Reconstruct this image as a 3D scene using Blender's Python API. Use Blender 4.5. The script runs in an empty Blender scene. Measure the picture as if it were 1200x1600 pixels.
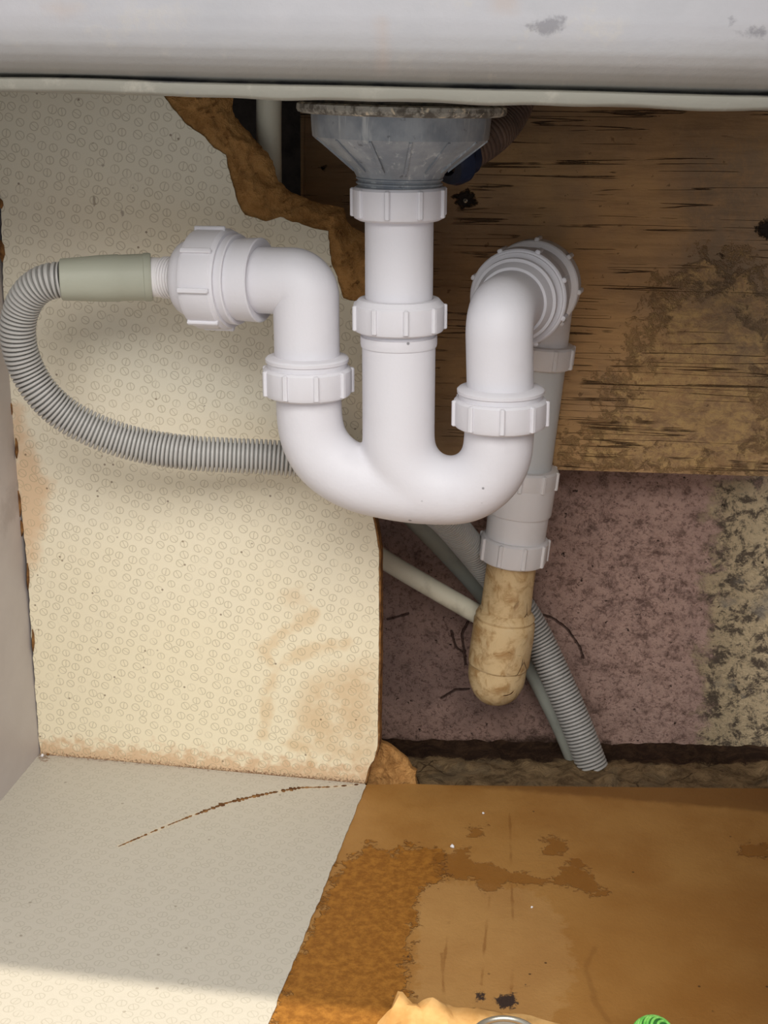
import bpy, bmesh, math, random
import numpy as np
from mathutils import Vector, Matrix, noise
from mathutils.geometry import delaunay_2d_cdt
R = math.radians
random.seed(4)
S = bpy.context.scene
COL = S.collection

# ------------------------------------------------------------------ camera, world, sun, exposure
F = 2200.0                      # focal length in pixels of the 1200 x 1600 frame
PITCH = R(17.3)
H = 0.537                       # camera height above the cabinet floor
SL = 0.18                       # the cabinet stands turned by about ten degrees: Y = Y0 - SL * X
cam = bpy.data.cameras.new('camera'); co = bpy.data.objects.new('camera', cam); COL.objects.link(co)
cam.sensor_fit = 'VERTICAL'; cam.sensor_height = 36; cam.lens = F / 1600 * 36
cam.clip_start = 0.01
co.location = (0, 0, H); co.rotation_euler = (R(90) - PITCH, 0, 0)
S.camera = co
w = bpy.data.worlds.new('world'); S.world = w; w.use_nodes = True
bg = w.node_tree.nodes['Background']; bg.inputs[0].default_value = (0.93, 0.96, 1.0, 1); bg.inputs[1].default_value = 0.66
def lamp(name, kind, energy, col, loc, look, **kw):
    l = bpy.data.lights.new(name, kind); l.energy = energy; l.color = col
    for k, v in kw.items(): setattr(l, k, v)
    o = bpy.data.objects.new(name, l); COL.objects.link(o); o.location = loc
    o.rotation_euler = (Vector(look) - Vector(loc)).to_track_quat('-Z', 'Y').to_euler()
    return o
# sun falling steeply past the front edge of an added unseen slab onto the front of the cabinet floor
EDGE_Y, EDGE_Z, SHADOW_Y = 0.50, 0.82, 0.716
lamp('sun', 'SUN', 2.7, (1.0, 0.91, 0.76), (0, 0, 2), Vector((0, 0, 2)) + Vector((0.04, SHADOW_Y - EDGE_Y, -EDGE_Z)), angle=R(0.9))
lamp('room_window', 'AREA', 63, (1.0, 0.97, 0.92), (0.15, -1.15, 1.98), (0.05, 0.95, 0.3), shape='RECTANGLE', size=2.6, size_y=1.3)
S.view_settings.view_transform = 'Standard'; S.view_settings.look = 'None'
S.view_settings.gamma = 1; S.view_settings.use_curve_mapping = False
S.view_settings.exposure = 0.14

# ------------------------------------------------------------------ geometry helpers
CP, SP = math.cos(PITCH), math.sin(PITCH)
def ray(px, py):
    u = (800 - py) / F
    return Vector(((px - 600) / F, CP + u * SP, -SP + u * CP))
CAM = Vector((0, 0, H))
def at(px, py, Y, s=0.0):                       # point of a vertical plane Y0 - s*X behind a pixel
    d = ray(px, py); return CAM + d * (Y / (d.y + s * d.x))
def on(px, py, Y): return at(px, py, Y, SL)
def fl(px, py, z=0.0):                          # point of the level z behind a pixel
    d = ray(px, py); return CAM + d * ((z - H) / d.z)
def depth(p): q = p - CAM; return q.y * CP - q.z * SP
def rad(px, p): return px / F * depth(p)
def srgb(r, g, b):
    f = lambda c: (c / 255 / 12.92) if c <= 10 else ((c / 255 + 0.055) / 1.055) ** 2.4
    return (f(r), f(g), f(b), 1)

def fillet(pts, rr, n=10):
    pts = [Vector(p) for p in pts]; out = [pts[0]]
    for i in range(1, len(pts) - 1):
        r = rr[i - 1] if isinstance(rr, (list, tuple)) else rr
        a = (pts[i - 1] - pts[i]).normalized(); b = (pts[i + 1] - pts[i]).normalized()
        ang = a.angle(b); t = r / math.tan(ang / 2)
        c = pts[i] + (a + b).normalized() * (r / math.sin(ang / 2))
        p0 = pts[i] + a * t; p1 = pts[i] + b * t
        v0 = p0 - c; v1 = p1 - c; tot = v0.angle(v1)
        for k in range(n + 1):
            s = k / n
            v = (v0 * math.sin((1 - s) * tot) + v1 * math.sin(s * tot)) / math.sin(tot)
            out.append(c + v)
    out.append(pts[-1]); return out
def catmull(pts, n=12):
    P = [Vector(p) for p in pts]; P = [P[0] * 2 - P[1]] + P + [P[-1] * 2 - P[-2]]; out = []
    for i in range(1, len(P) - 2):
        for k in range(n):
            t = k / n; a, b, c, d = P[i - 1], P[i], P[i + 1], P[i + 2]
            out.append(0.5 * ((2 * b) + (c - a) * t + (2 * a - 5 * b + 4 * c - d) * t * t + (3 * b - a - 3 * c + d) * t ** 3))
    out.append(P[-2]); return out
def resample(path, step):
    out = [path[0]]; acc = 0.0; prev = path[0]
    for p in path[1:]:
        seg = (p - prev).length
        while acc + seg >= step:
            t = (step - acc) / seg; prev = prev.lerp(p, t); out.append(prev.copy()); seg = (p - prev).length; acc = 0
        acc += seg; prev = p
    return out
def sweep(bm, path, radii, seg=40, cap=True):
    n = len(path); rings = []
    t0 = (path[1] - path[0]).normalized()
    up = Vector((0, 0, 1)) if abs(t0.z) < 0.9 else Vector((1, 0, 0))
    nrm = (up - t0 * up.dot(t0)).normalized()
    for i, p in enumerate(path):
        t = (path[min(i + 1, n - 1)] - path[max(i - 1, 0)]).normalized()
        nrm = (nrm - t * nrm.dot(t)).normalized(); b = t.cross(nrm)
        r = radii[i] if hasattr(radii, '__len__') else radii
        rings.append([bm.verts.new(p + (nrm * math.cos(a) + b * math.sin(a)) * r) for a in [2 * math.pi * k / seg for k in range(seg)]])
    for a, b in zip(rings, rings[1:]):
        for k in range(seg): bm.faces.new((a[k], a[(k + 1) % seg], b[(k + 1) % seg], b[k]))
    if cap: bm.faces.new(rings[0][::-1]); bm.faces.new(rings[-1])
def frame(o, axis, ref=Vector((0, -1, 0))):
    z = Vector(axis).normalized(); x = (ref - z * ref.dot(z)).normalized(); y = z.cross(x)
    m = Matrix((x, y, z)).transposed().to_4x4(); m.translation = Vector(o); return m
def lathe(bm, M, prof, seg=56, close=True, fn=None):     # prof: (radius, height) pairs
    rings = []
    for r, z in prof:
        ring = []
        for k in range(seg):
            a = 2 * math.pi * k / seg; rr = r * (fn(a, z) if fn else 1)
            ring.append(bm.verts.new(M @ Vector((rr * math.cos(a), rr * math.sin(a), z))))
        rings.append(ring)
    if close: rings.append(rings[0])
    for a, b in zip(rings, rings[1:]):
        for k in range(seg): bm.faces.new((a[k], a[(k + 1) % seg], b[(k + 1) % seg], b[k]))
    if not close: bm.faces.new(rings[0][::-1]); bm.faces.new(rings[-1])
def bevbox(bm, M, sx, sy, sz, c):                # box with chamfered upright edges and ends
    lv = [(-sz / 2, c), (-sz / 2 + c, 0), (sz / 2 - c, 0), (sz / 2, c)]; rings = []
    for z, q in lv:
        x, y = sx / 2 - q, sy / 2 - q
        rings.append([bm.verts.new(M @ Vector(v)) for v in ((x, y - c, z), (x - c, y, z), (-x + c, y, z), (-x, y - c, z), (-x, -y + c, z), (-x + c, -y, z), (x - c, -y, z), (x, -y + c, z))])
    for a, b in zip(rings, rings[1:]):
        for k in range(8): bm.faces.new((a[k], a[(k + 1) % 8], b[(k + 1) % 8], b[k]))
    bm.faces.new(rings[0][::-1]); bm.faces.new(rings[-1])
def obj(name, bm, mat, parent=None, smooth=30, label=None):
    bmesh.ops.recalc_face_normals(bm, faces=bm.faces)
    me = bpy.data.meshes.new(name); bm.to_mesh(me); bm.free()
    me.materials.append(mat)
    for p in me.polygons: p.use_smooth = True
    if smooth: me.set_sharp_from_angle(angle=R(smooth))
    n = len(me.vertices); c = np.empty(n * 3, 'f'); me.vertices.foreach_get('co', c); c = c.reshape(-1, 3)
    o0 = Vector(((c[:, 0].min() + c[:, 0].max()) / 2, (c[:, 1].min() + c[:, 1].max()) / 2, float(c[:, 2].min())))
    me.transform(Matrix.Translation(-o0))
    o = bpy.data.objects.new(name, me); COL.objects.link(o); o.location = o0
    if parent:
        o.parent = parent; o.location = o0 - root_loc(parent)
    if label: o['label'] = label
    return o
def root_loc(o):
    l = Vector(o.location)
    while o.parent: o = o.parent; l = l + o.location
    return l
def tag(o, label, cat, group=None, kind=None):
    o['label'] = label; o['category'] = cat
    if group: o['group'] = group
    if kind: o['kind'] = kind
    return o
def thing(name, label, cat, loc, group=None):
    o = bpy.data.objects.new(name, None); COL.objects.link(o); o.location = loc; o.empty_display_size = 0.02
    return tag(o, label, cat, group)
def struct(o, label, cat): return tag(o, label, cat, kind='structure')
def plain(name, bm, *a, **k): return obj(name, bm, *a, **k)

# ------------------------------------------------------------------ flat sheets cut to an outline, with baked distance fields for stains
def sdf(pts, poly, closed=True):
    P = np.array(pts, float); V = np.array(poly, float); n = len(V); d = np.full(len(P), 1e9); ins = np.zeros(len(P), bool)
    for i in range(n if closed else n - 1):
        a = V[i]; b = V[(i + 1) % n]; ab = b - a
        t = np.clip(((P - a) @ ab) / max(ab @ ab, 1e-12), 0, 1)
        d = np.minimum(d, np.linalg.norm(P - (a + t[:, None] * ab), axis=1))
        if closed:
            c = ((a[1] > P[:, 1]) != (b[1] > P[:, 1]))
            with np.errstate(divide='ignore', invalid='ignore'):
                xi = (b[0] - a[0]) * (P[:, 1] - a[1]) / (b[1] - a[1]) + a[0]
            ins ^= c & (P[:, 0] < xi)
    return np.where(ins, -d, d) if closed else d
def roughen(pts, amp, step, seed=0, closed=True):
    out = []; n = len(pts); acc = 0
    for i in range(n if closed else n - 1):
        a = Vector(pts[i]); b = Vector(pts[(i + 1) % n]); L = (b - a).length; k = max(1, int(L / step))
        nr = Vector((-(b - a).y, (b - a).x)).normalized() if L > 0 else Vector((0, 0))
        for j in range(k):
            p = a.lerp(b, j / k); q = Vector((p.x / step / 2.3, p.y / step / 2.3, seed))
            out.append(p + nr * (noise.noise(q) * amp + noise.noise(q * 2.7) * amp * 0.6 if (j or closed) else 0))
    if not closed: out.append(Vector(pts[-1]))
    return out
def sheet(name, outline, O, U, V, N, thick, mat, step, relief=None, fields=None, parent=None, label=None, smooth=40, lines=()):
    """outline: 2D metres in the plane (O,U,V); N faces the viewer; relief(x,y)->height; fields: {name: values(P)}"""
    xs = [p[0] for p in outline]; ys = [p[1] for p in outline]
    ol = [Vector((p[0], p[1])) for p in outline]; n = len(ol)
    pts = list(ol); gx = np.arange(min(xs), max(xs), step); gy = np.arange(min(ys), max(ys), step)
    G = np.array([(x + (step / 2 if j % 2 else 0), y) for j, y in enumerate(gy) for x in gx])
    sd = sdf(G, [tuple(p) for p in ol]); G = G[sd < -step * 0.5]
    ex = []
    for L in lines:
        for a, b in zip(L, L[1:]):
            a = Vector(a); b = Vector(b); ln = (b - a).length; k = max(1, int(ln / 0.0012)); nr = Vector((-(b - a).y, (b - a).x)) / max(ln, 1e-9)
            for j in range(k):
                for o_ in (0, -0.0012, 0.0012, -0.0032, 0.0032): ex.append(tuple(a.lerp(b, j / k) + nr * o_))
    if ex:
        E = np.array(ex); E = E[sdf(E, [tuple(p) for p in ol]) < -0.0005]; pts += [Vector((float(a), float(b))) for a, b in E]
    pts += [Vector((float(a), float(b))) for a, b in G]
    vv, ee, ff, *_ = delaunay_2d_cdt(pts, [(i, (i + 1) % n) for i in range(n)], [list(range(n))], 1, 1e-7)
    P = np.array([(v.x, v.y) for v in vv]); h = relief(P) if relief is not None else np.zeros(len(P))
    bm = bmesh.new(); uvl = bm.loops.layers.uv.new('m'); lay = {}
    if fields:
        for k in fields: lay[k] = bm.verts.layers.float.new(k)
    top = [bm.verts.new(O + U * float(p[0]) + V * float(p[1]) + N * float(q)) for p, q in zip(P, h)]
    bot = [bm.verts.new(O + U * float(p[0]) + V * float(p[1]) - N * thick) for p in P]
    idx = {v: i for i, v in enumerate(top)}; idx.update({v: i for i, v in enumerate(bot)})
    cnt = {}
    for f in ff:
        bm.faces.new([top[i] for i in f]); bm.faces.new([bot[i] for i in reversed(f)])
        for k in range(len(f)):
            e = (f[k], f[(k + 1) % len(f)]); cnt[e] = cnt.get(e, 0) + 1
    for (a, b) in list(cnt):
        if (b, a) not in cnt: bm.faces.new((top[b], top[a], bot[a], bot[b]))
    if fields:
        for k, fn in fields.items():
            val = fn(P)
            for v, i in idx.items(): v[lay[k]] = float(val[i])
    for f in bm.faces:
        for l in f.loops: i = idx[l.vert]; l[uvl].uv = (P[i][0], P[i][1])
    return obj(name, bm, mat, parent, smooth, label)
def nz(P, scale, seed=0, oct=3):
    return np.array([noise.fractal(Vector((x * scale, y * scale, seed)), 0.6, 2.1, oct) for x, y in P])
class Plane:                                    # plane with 2D metre coordinates
    def __init__(s, O, U, V): s.O = Vector(O); s.U = Vector(U).normalized(); s.V = Vector(V).normalized(); s.N = s.U.cross(s.V)
    def hit(s, px, py): d = ray(px, py); t = (s.O - CAM).dot(s.N) / d.dot(s.N); q = CAM + d * t - s.O; return (q.dot(s.U), q.dot(s.V))
    def w(s, uv, h=0): return s.O + s.U * uv[0] + s.V * uv[1] + s.N * h
    def px(s, L): return [s.hit(*p) for p in L]
    def poly(s, L, k=100, closed=True): Q = s.px(L); return lambda P: sdf(P, Q, closed) * k      # distance in centimetres
    def many(s, LL, closed=True):
        QQ = [s.px(L) for L in LL]
        return lambda P: np.min([sdf(P, Q, closed) for Q in QQ], axis=0) * 100
UX = Vector((1, -SL, 0)).normalized()           # across the cabinet
WX = Vector((SL, 1, 0)).normalized()            # into the cabinet
UZ = Vector((0, 0, 1))
def upright(Y0): return Plane((0, Y0, 0), UX, UZ)      # N faces the viewer
FLOOR = Plane((0, 0.8, 0), UX, WX)

# ------------------------------------------------------------------ shader language
class X:
    def __init__(s, nt, so): s.nt = nt; s.o = so
    def _b(s, op, b, c=None, rev=False):
        n = s.nt.nodes.new('ShaderNodeMath'); n.operation = op
        a, bb = (b, s) if rev else (s, b)
        for i, v in enumerate((a, bb, c)):
            if v is None: continue
            if isinstance(v, X): s.nt.links.new(v.o, n.inputs[i])
            else: n.inputs[i].default_value = float(v)
        return X(s.nt, n.outputs[0])
    def __add__(s, b): return s._b('ADD', b)
    __radd__ = __add__
    def __sub__(s, b): return s._b('SUBTRACT', b)
    def __rsub__(s, b): return s._b('SUBTRACT', b, rev=True)
    def __mul__(s, b): return s._b('MULTIPLY', b)
    __rmul__ = __mul__
    def __truediv__(s, b): return s._b('DIVIDE', b)
    def max(s, b): return s._b('MAXIMUM', b)
    def min(s, b): return s._b('MINIMUM', b)
    def abs(s): return s._b('ABSOLUTE', 0)
    def sin(s): return s._b('SINE', 0)
    def cos(s): return s._b('COSINE', 0)
    def pow(s, b): return s._b('POWER', b)
    def step(s, a, b):                           # 0 at a, 1 at b, smooth
        n = s.nt.nodes.new('ShaderNodeMapRange'); n.interpolation_type = 'SMOOTHSTEP'
        lo, hi, o0, o1 = (a, b, 0, 1) if a < b else (b, a, 1, 0)
        n.inputs[1].default_value = lo; n.inputs[2].default_value = hi; n.inputs[3].default_value = o0; n.inputs[4].default_value = o1
        s.nt.links.new(s.o, n.inputs[0]); return X(s.nt, n.outputs[0])
class Mat:
    def __init__(s, name, rough=0.5, spec=0.5):
        s.m = bpy.data.materials.new(name); s.m.use_nodes = True; s.nt = s.m.node_tree; s.p = s.nt.nodes['Principled BSDF']
        s.p.inputs['Roughness'].default_value = rough; s.p.inputs['Specular IOR Level'].default_value = spec * 0.75
        s.tc = s.nt.nodes.new('ShaderNodeTexCoord')
    def vec(s, kind='Object', scale=(1, 1, 1), rot=(0, 0, 0)):
        if kind == 'm': n = s.nt.nodes.new('ShaderNodeUVMap'); n.uv_map = 'm'; o = n.outputs[0]
        else: o = s.tc.outputs[kind]
        mp = s.nt.nodes.new('ShaderNodeMapping'); mp.inputs['Scale'].default_value = scale; mp.inputs['Rotation'].default_value = rot
        s.nt.links.new(o, mp.inputs[0]); return mp.outputs[0]
    def noise(s, v, scale, detail=4, rough=0.6, dist=0.0):
        n = s.nt.nodes.new('ShaderNodeTexNoise'); n.inputs['Scale'].default_value = scale; n.inputs['Detail'].default_value = detail
        n.inputs['Roughness'].default_value = rough; n.inputs['Distortion'].default_value = dist
        s.nt.links.new(v, n.inputs['Vector']); return X(s.nt, n.outputs[0])
    def voro(s, v, scale, feature='F1', rand=1.0, dims='3D'):
        n = s.nt.nodes.new('ShaderNodeTexVoronoi'); n.voronoi_dimensions = dims; n.feature = feature
        n.inputs['Scale'].default_value = scale; n.inputs['Randomness'].default_value = rand
        s.nt.links.new(v, n.inputs['Vector']); return n
    def attr(s, name):
        n = s.nt.nodes.new('ShaderNodeAttribute'); n.attribute_name = name; return X(s.nt, n.outputs['Fac'])
    def xyz(s, v):
        n = s.nt.nodes.new('ShaderNodeSeparateXYZ'); s.nt.links.new(v, n.inputs[0]); return [X(s.nt, n.outputs[i]) for i in range(3)]
    def mix(s, f, a, b):
        n = s.nt.nodes.new('ShaderNodeMix'); n.data_type = 'RGBA'
        for sock, v in ((n.inputs[0], f), (n.inputs[6], a), (n.inputs[7], b)):
            if isinstance(v, X): s.nt.links.new(v.o, sock)
            elif hasattr(v, 'is_linked'): s.nt.links.new(v, sock)
            else: sock.default_value = v
        return n.outputs[2]
    def col(s, c):
        if isinstance(c, tuple): s.p.inputs['Base Color'].default_value = c
        else: s.nt.links.new(c, s.p.inputs['Base Color'])
    def rough(s, x): s.nt.links.new(x.o, s.p.inputs['Roughness'])
    def bump(s, h, dist, strength=1.0):
        n = s.nt.nodes.new('ShaderNodeBump'); n.inputs['Distance'].default_value = dist; n.inputs['Strength'].default_value = strength
        s.nt.links.new(h.o, n.inputs['Height']); s.nt.links.new(n.outputs[0], s.p.inputs['Normal'])

def plastic(name, base, dirt, rough=0.34, specks=True, amt=0.25):
    m = Mat(name, rough, 0.45); v = m.vec()
    n = m.noise(v, 28, 5); n2 = m.noise(v, 420, 2)
    c = m.mix(n.step(0.5, 0.78) * amt, base, dirt)
    if specks:
        d = m.voro(v, 62); sp = X(m.nt, d.outputs['Distance']).step(0.09, 0.05) * m.noise(v, 17, 1).step(0.56, 0.62)
        c = m.mix(sp * 0.75, c, srgb(92, 90, 92))
    m.col(c); m.bump(n2 + m.noise(v, 90, 2) * 1.5, 0.00012); return m.m
WHITE = plastic('white_plastic', srgb(215, 213, 218), srgb(195, 192, 196), 0.5)
OFFWHITE = plastic('off_white_plastic', srgb(230, 227, 228), srgb(204, 198, 192), 0.45)
PIPE_GREY = plastic('pale_grey_plastic', srgb(206, 208, 209), srgb(184, 186, 186), 0.45)
CUFF = plastic('cuff_plastic', srgb(168, 169, 153), srgb(148, 152, 138), 0.5)
CREAM = plastic('cream_plastic', srgb(226, 220, 198), srgb(150, 142, 118), 0.45, amt=0.7)
DULL_GREY = plastic('dull_grey_plastic', srgb(150, 152, 142), srgb(108, 108, 100), 0.5, amt=0.7)
HOSE = plastic('hose_plastic', srgb(178, 176, 172), srgb(158, 156, 152), 0.42, specks=False)
def mat_waste():
    m = Mat('translucent_grey_plastic', 0.35, 0.5); v = m.vec()
    st = m.noise(m.vec(scale=(1, 1, 0.08)), 160, 4, 0.7); bl = m.noise(v, 45, 4)
    c = m.mix(bl.step(0.35, 0.7), srgb(122, 128, 135), srgb(150, 154, 158))
    c = m.mix(st.step(0.54, 0.70) * 0.6, c, srgb(196, 198, 198))
    c = m.mix(m.noise(v, 120, 3).step(0.66, 0.74) * 0.6, c, srgb(60, 60, 64))
    m.col(c); m.bump(st, 0.0004); return m.m
WASTE = mat_waste()
def mat_scum():
    m = Mat('limescale_flange', 0.7, 0.3); v = m.vec(); a = m.noise(v, 95, 5, 0.7)
    c = m.mix(a.step(0.42, 0.58), srgb(96, 90, 82), srgb(160, 156, 146)); c = m.mix(m.noise(v, 150, 3).step(0.58, 0.66), c, srgb(206, 192, 168))
    m.col(c); m.bump(a, 0.0015); return m.m
SCUM = mat_scum()
def flat(name, c, rough=0.6, bump=0.0, c2=None, sc=60):
    m = Mat(name, rough, 0.3); v = m.vec(); n = m.noise(v, sc, 4); m.col(m.mix(n.step(0.35, 0.65), c, c2 or c))
    if bump: m.bump(n, bump)
    return m.m
NAVY = flat('navy_plastic', srgb(20, 27, 46), 0.35, 0, srgb(28, 38, 62))
BROWN_HOSE = flat('brown_hose_plastic', srgb(112, 90, 76), 0.55, 0, srgb(86, 70, 62), 30)
PUTTY = flat('black_putty', srgb(40, 38, 36), 0.8, 0.001, srgb(84, 76, 64), 110)
RUBBER = flat('dark_rubber', srgb(48, 48, 50), 0.7)
def mat_clay():
    m = Mat('painted_clay', 0.6, 0.35); v = m.vec()
    a = m.noise(v, 70, 5, 0.7, 0.6); b = m.noise(m.vec(scale=(1, 1, 0.5)), 38, 4, 0.6)
    c = m.mix(a.step(0.42, 0.66), srgb(218, 190, 144), srgb(176, 138, 90)); c = m.mix(b.step(0.5, 0.72) * 0.6, c, srgb(222, 200, 160))
    e = X(m.nt, m.voro(m.vec(scale=(1, 1, 0.7)), 60, 'DISTANCE_TO_EDGE').outputs['Distance']).step(0.03, 0.0) * m.noise(v, 30, 2).step(0.55, 0.65)
    c = m.mix(e * 0.8, c, srgb(104, 68, 42)); m.col(c); m.bump(a - e, 0.0012); return m.m
CLAY = mat_clay()

def mat_laminate(name, base, ring, ringamt, warm, panel):
    m = Mat(name, 0.42, 0.4); v = m.vec('m', (1 / 0.0094, 1 / 0.0088, 1), (0, 0, R(18))); x, y, _ = m.xyz(v)
    wob = m.noise(v, 1.3, 2)
    d = m.voro(v, 1.0, 'F1', 0.33, '2D'); px, py, _ = m.xyz(d.outputs['Position']); dx = x - px; dy = y - py
    dist = (dx * dx + dy * dy).pow(0.5)
    cr = m.xyz(d.outputs['Color']); rr = 0.30 + cr[0] * 0.05
    rg = (dist - rr).abs().step(0.06, 0.015)
    ang = cr[1] * 1.5 + R(-10); q = (dx * ang.cos() + dy * ang.sin() + (dy * 9).sin() * 0.035).abs()
    sl = q.step(0.05, 0.02) * (dist - rr).step(0.02, -0.02)
    fade = m.noise(v, 0.55, 2).step(0.3, 0.55) * 0.65 + 0.35
    mk = rg.max(sl) * fade * ringamt
    fine = m.noise(v, 14, 3)
    c = m.mix(fine.step(0.3, 0.7), base, tuple(q * 0.95 for q in base[:3]) + (1,))
    if panel:
        big = m.noise(v, 0.14, 4, 0.6); ns = m.noise(v, 0.42, 5, 0.65)
        # yellowing, rusty tide marks, rusty wedge at the left edge, spotting at the foot
        low = m.attr('foot')                      # height above the floor in cm
        c = m.mix((low + big * 14 - 7).step(34, 6) * 0.5, c, srgb(242, 227, 188))
        t = m.attr('tide') + (ns - 0.5) * 2.2
        c = m.mix(t.step(0.75, 0.1) * 0.38, c, srgb(208, 168, 112))
        t = m.attr('patch') + (ns - 0.5) * 5.0
        c = m.mix(t.step(0.8, -0.9) * (ns.step(0.32, 0.6) * 0.4 + 0.12), c, srgb(204, 164, 112))
        t = m.attr('edge_left') + (ns - 0.5) * 3.4
        c = m.mix(t.step(0.9, -0.6) * 0.5, c, srgb(204, 150, 92))
        t = low + (m.noise(v, 1.1, 4) - 0.5) * 5
        c = m.mix(t.step(2.2, 0.6) * 0.6, c, srgb(198, 150, 104))
        t = low + (m.noise(v, 5, 4, 0.8) - 0.5) * 3.2
        c = m.mix(t.step(0.35, 0.0) * 0.8, c, srgb(110, 70, 44))
        sp = X(m.nt, m.voro(v, 0.62, 'F1', 1, '2D').outputs['Distance']).step(0.07, 0.045) * m.noise(v, 0.4, 2).step(0.58, 0.62)
        c = m.mix(sp * 0.7, c, srgb(104, 78, 56))
        t = m.attr('mark') + (m.noise(v, 4, 3) - 0.5) * 0.25
        c = m.mix(t.step(0.16, 0.04) * 0.55, c, srgb(120, 98, 84))
    else:
        t = m.attr('crack')
        c = m.mix((t + (m.noise(v, 3, 4) - 0.5) * 0.9).step(0.35, 0.0) * 0.35, c, srgb(226, 205, 168))
        c = m.mix((m.attr('grime') + (m.noise(v, 3, 4, 0.8) - 0.5) * 2.2).step(0.25, -0.1) * 0.7, c, srgb(120, 82, 56))
        sp = X(m.nt, m.voro(v, 0.3, 'F1', 1, '2D').outputs['Distance']).step(0.045, 0.025) * m.noise(v, 0.25, 2).step(0.56, 0.6)
        c = m.mix(sp * 0.5, c, srgb(104, 88, 68))
    c = m.mix(mk, c, ring)
    m.col(c); m.bump(fine + wob * 2, 0.00012); return m.m
LAM_PANEL = mat_laminate('printed_lining', srgb(234, 226, 206), srgb(164, 150, 120), 0.48, 1, True)
LAM_FLOOR = mat_laminate('printed_floor_lining', srgb(196, 190, 177), srgb(152, 146, 129), 0.38, 0, False)
def mat_fibre():
    m = Mat('torn_fibreboard', 0.9, 0.1); v = m.vec(); a = m.noise(v, 55, 6, 0.72, 0.4); f = m.noise(v, 420, 4, 0.7)
    c = m.mix(a.step(0.3, 0.65), srgb(150, 106, 60), srgb(200, 150, 92)); c = m.mix(f.step(0.5, 0.75) * 0.35, c, srgb(196, 156, 104))
    c = m.mix(m.noise(v, 110, 4, 0.7, 1).step(0.40, 0.30) * 0.6, c, srgb(84, 50, 22))
    m.col(c); m.bump(a * 3 + f, 0.0022); return m.m
FIBRE = mat_fibre()
EDGE_BROWN = flat('raw_board_edge', srgb(150, 108, 62), 0.85, 0.0008, srgb(96, 62, 34), 140)
def mat_tan():
    m = Mat('wet_hardboard', 0.5, 0.35); v = m.vec('m'); n1 = m.noise(v, 14, 5); n2 = m.noise(v, 75, 5, 0.7); n3 = m.noise(v, 420, 3, 0.7)
    c = m.mix(n1.step(0.35, 0.68), srgb(168, 124, 68), srgb(154, 108, 54))
    # where the surface paper is gone the raw board is orange brown
    t = m.attr('raw') + (n2 - 0.5) * 5.0 + (n3 - 0.5) * 0.8
    raw = t.step(0.18, -0.18)
    rawc = m.mix(m.noise(v, 160, 4, 0.75).step(0.35, 0.7), srgb(132, 84, 28), srgb(166, 112, 44))
    t = m.attr('pale') + (n2 - 0.5) * 3.4
    c = m.mix(t.step(0.3, -0.3) * 0.28, c, srgb(188, 150, 100))
    t = m.attr('damp') + (n2 - 0.5) * 3.4 + (n3 - 0.5) * 0.8
    damp = t.step(0.10, -0.10)
    c = m.mix(raw, c, rawc)
    c = m.mix(damp * 0.7, c, srgb(132, 84, 30))
    t = m.attr('wide') + (n1 - 0.5) * 6
    c = m.mix(t.step(1.6, -1.6) * 0.35, c, srgb(146, 98, 44))
    t = m.attr('streak') + (n2 - 0.5) * 0.35
    c = m.mix(t.step(0.14, 0.02) * m.noise(v, 26, 2).step(0.42, 0.6) * 0.5, c, srgb(120, 74, 30))
    t = m.attr('ridge') + (n2 - 0.5) * 0.8
    c = m.mix(t.step(0.28, 0.02) * 0.28, c, srgb(110, 70, 32))
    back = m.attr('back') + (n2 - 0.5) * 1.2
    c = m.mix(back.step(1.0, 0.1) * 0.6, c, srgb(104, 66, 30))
    t = m.attr('mould') + (m.noise(v, 260, 5, 0.8) - 0.5) * 1.5
    mo = t.step(0.08, -0.1)
    c = m.mix(mo * 0.93, c, srgb(34, 30, 36))
    sp = X(m.nt, m.voro(v, 30, 'F1', 1, '2D').outputs['Distance']).step(0.032, 0.02) * n1.step(0.55, 0.58)
    c = m.mix(sp * 0.8, c, srgb(62, 40, 24))
    m.col(c); m.bump(n3 * 0.5 + n2 - raw * 2.0 - damp * 0.8 + m.noise(v, 260, 4) * raw * 0.5, 0.0005)
    m.rough(0.48 - damp * 0.1 + raw * 0.2); return m.m
TAN = mat_tan()
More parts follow.
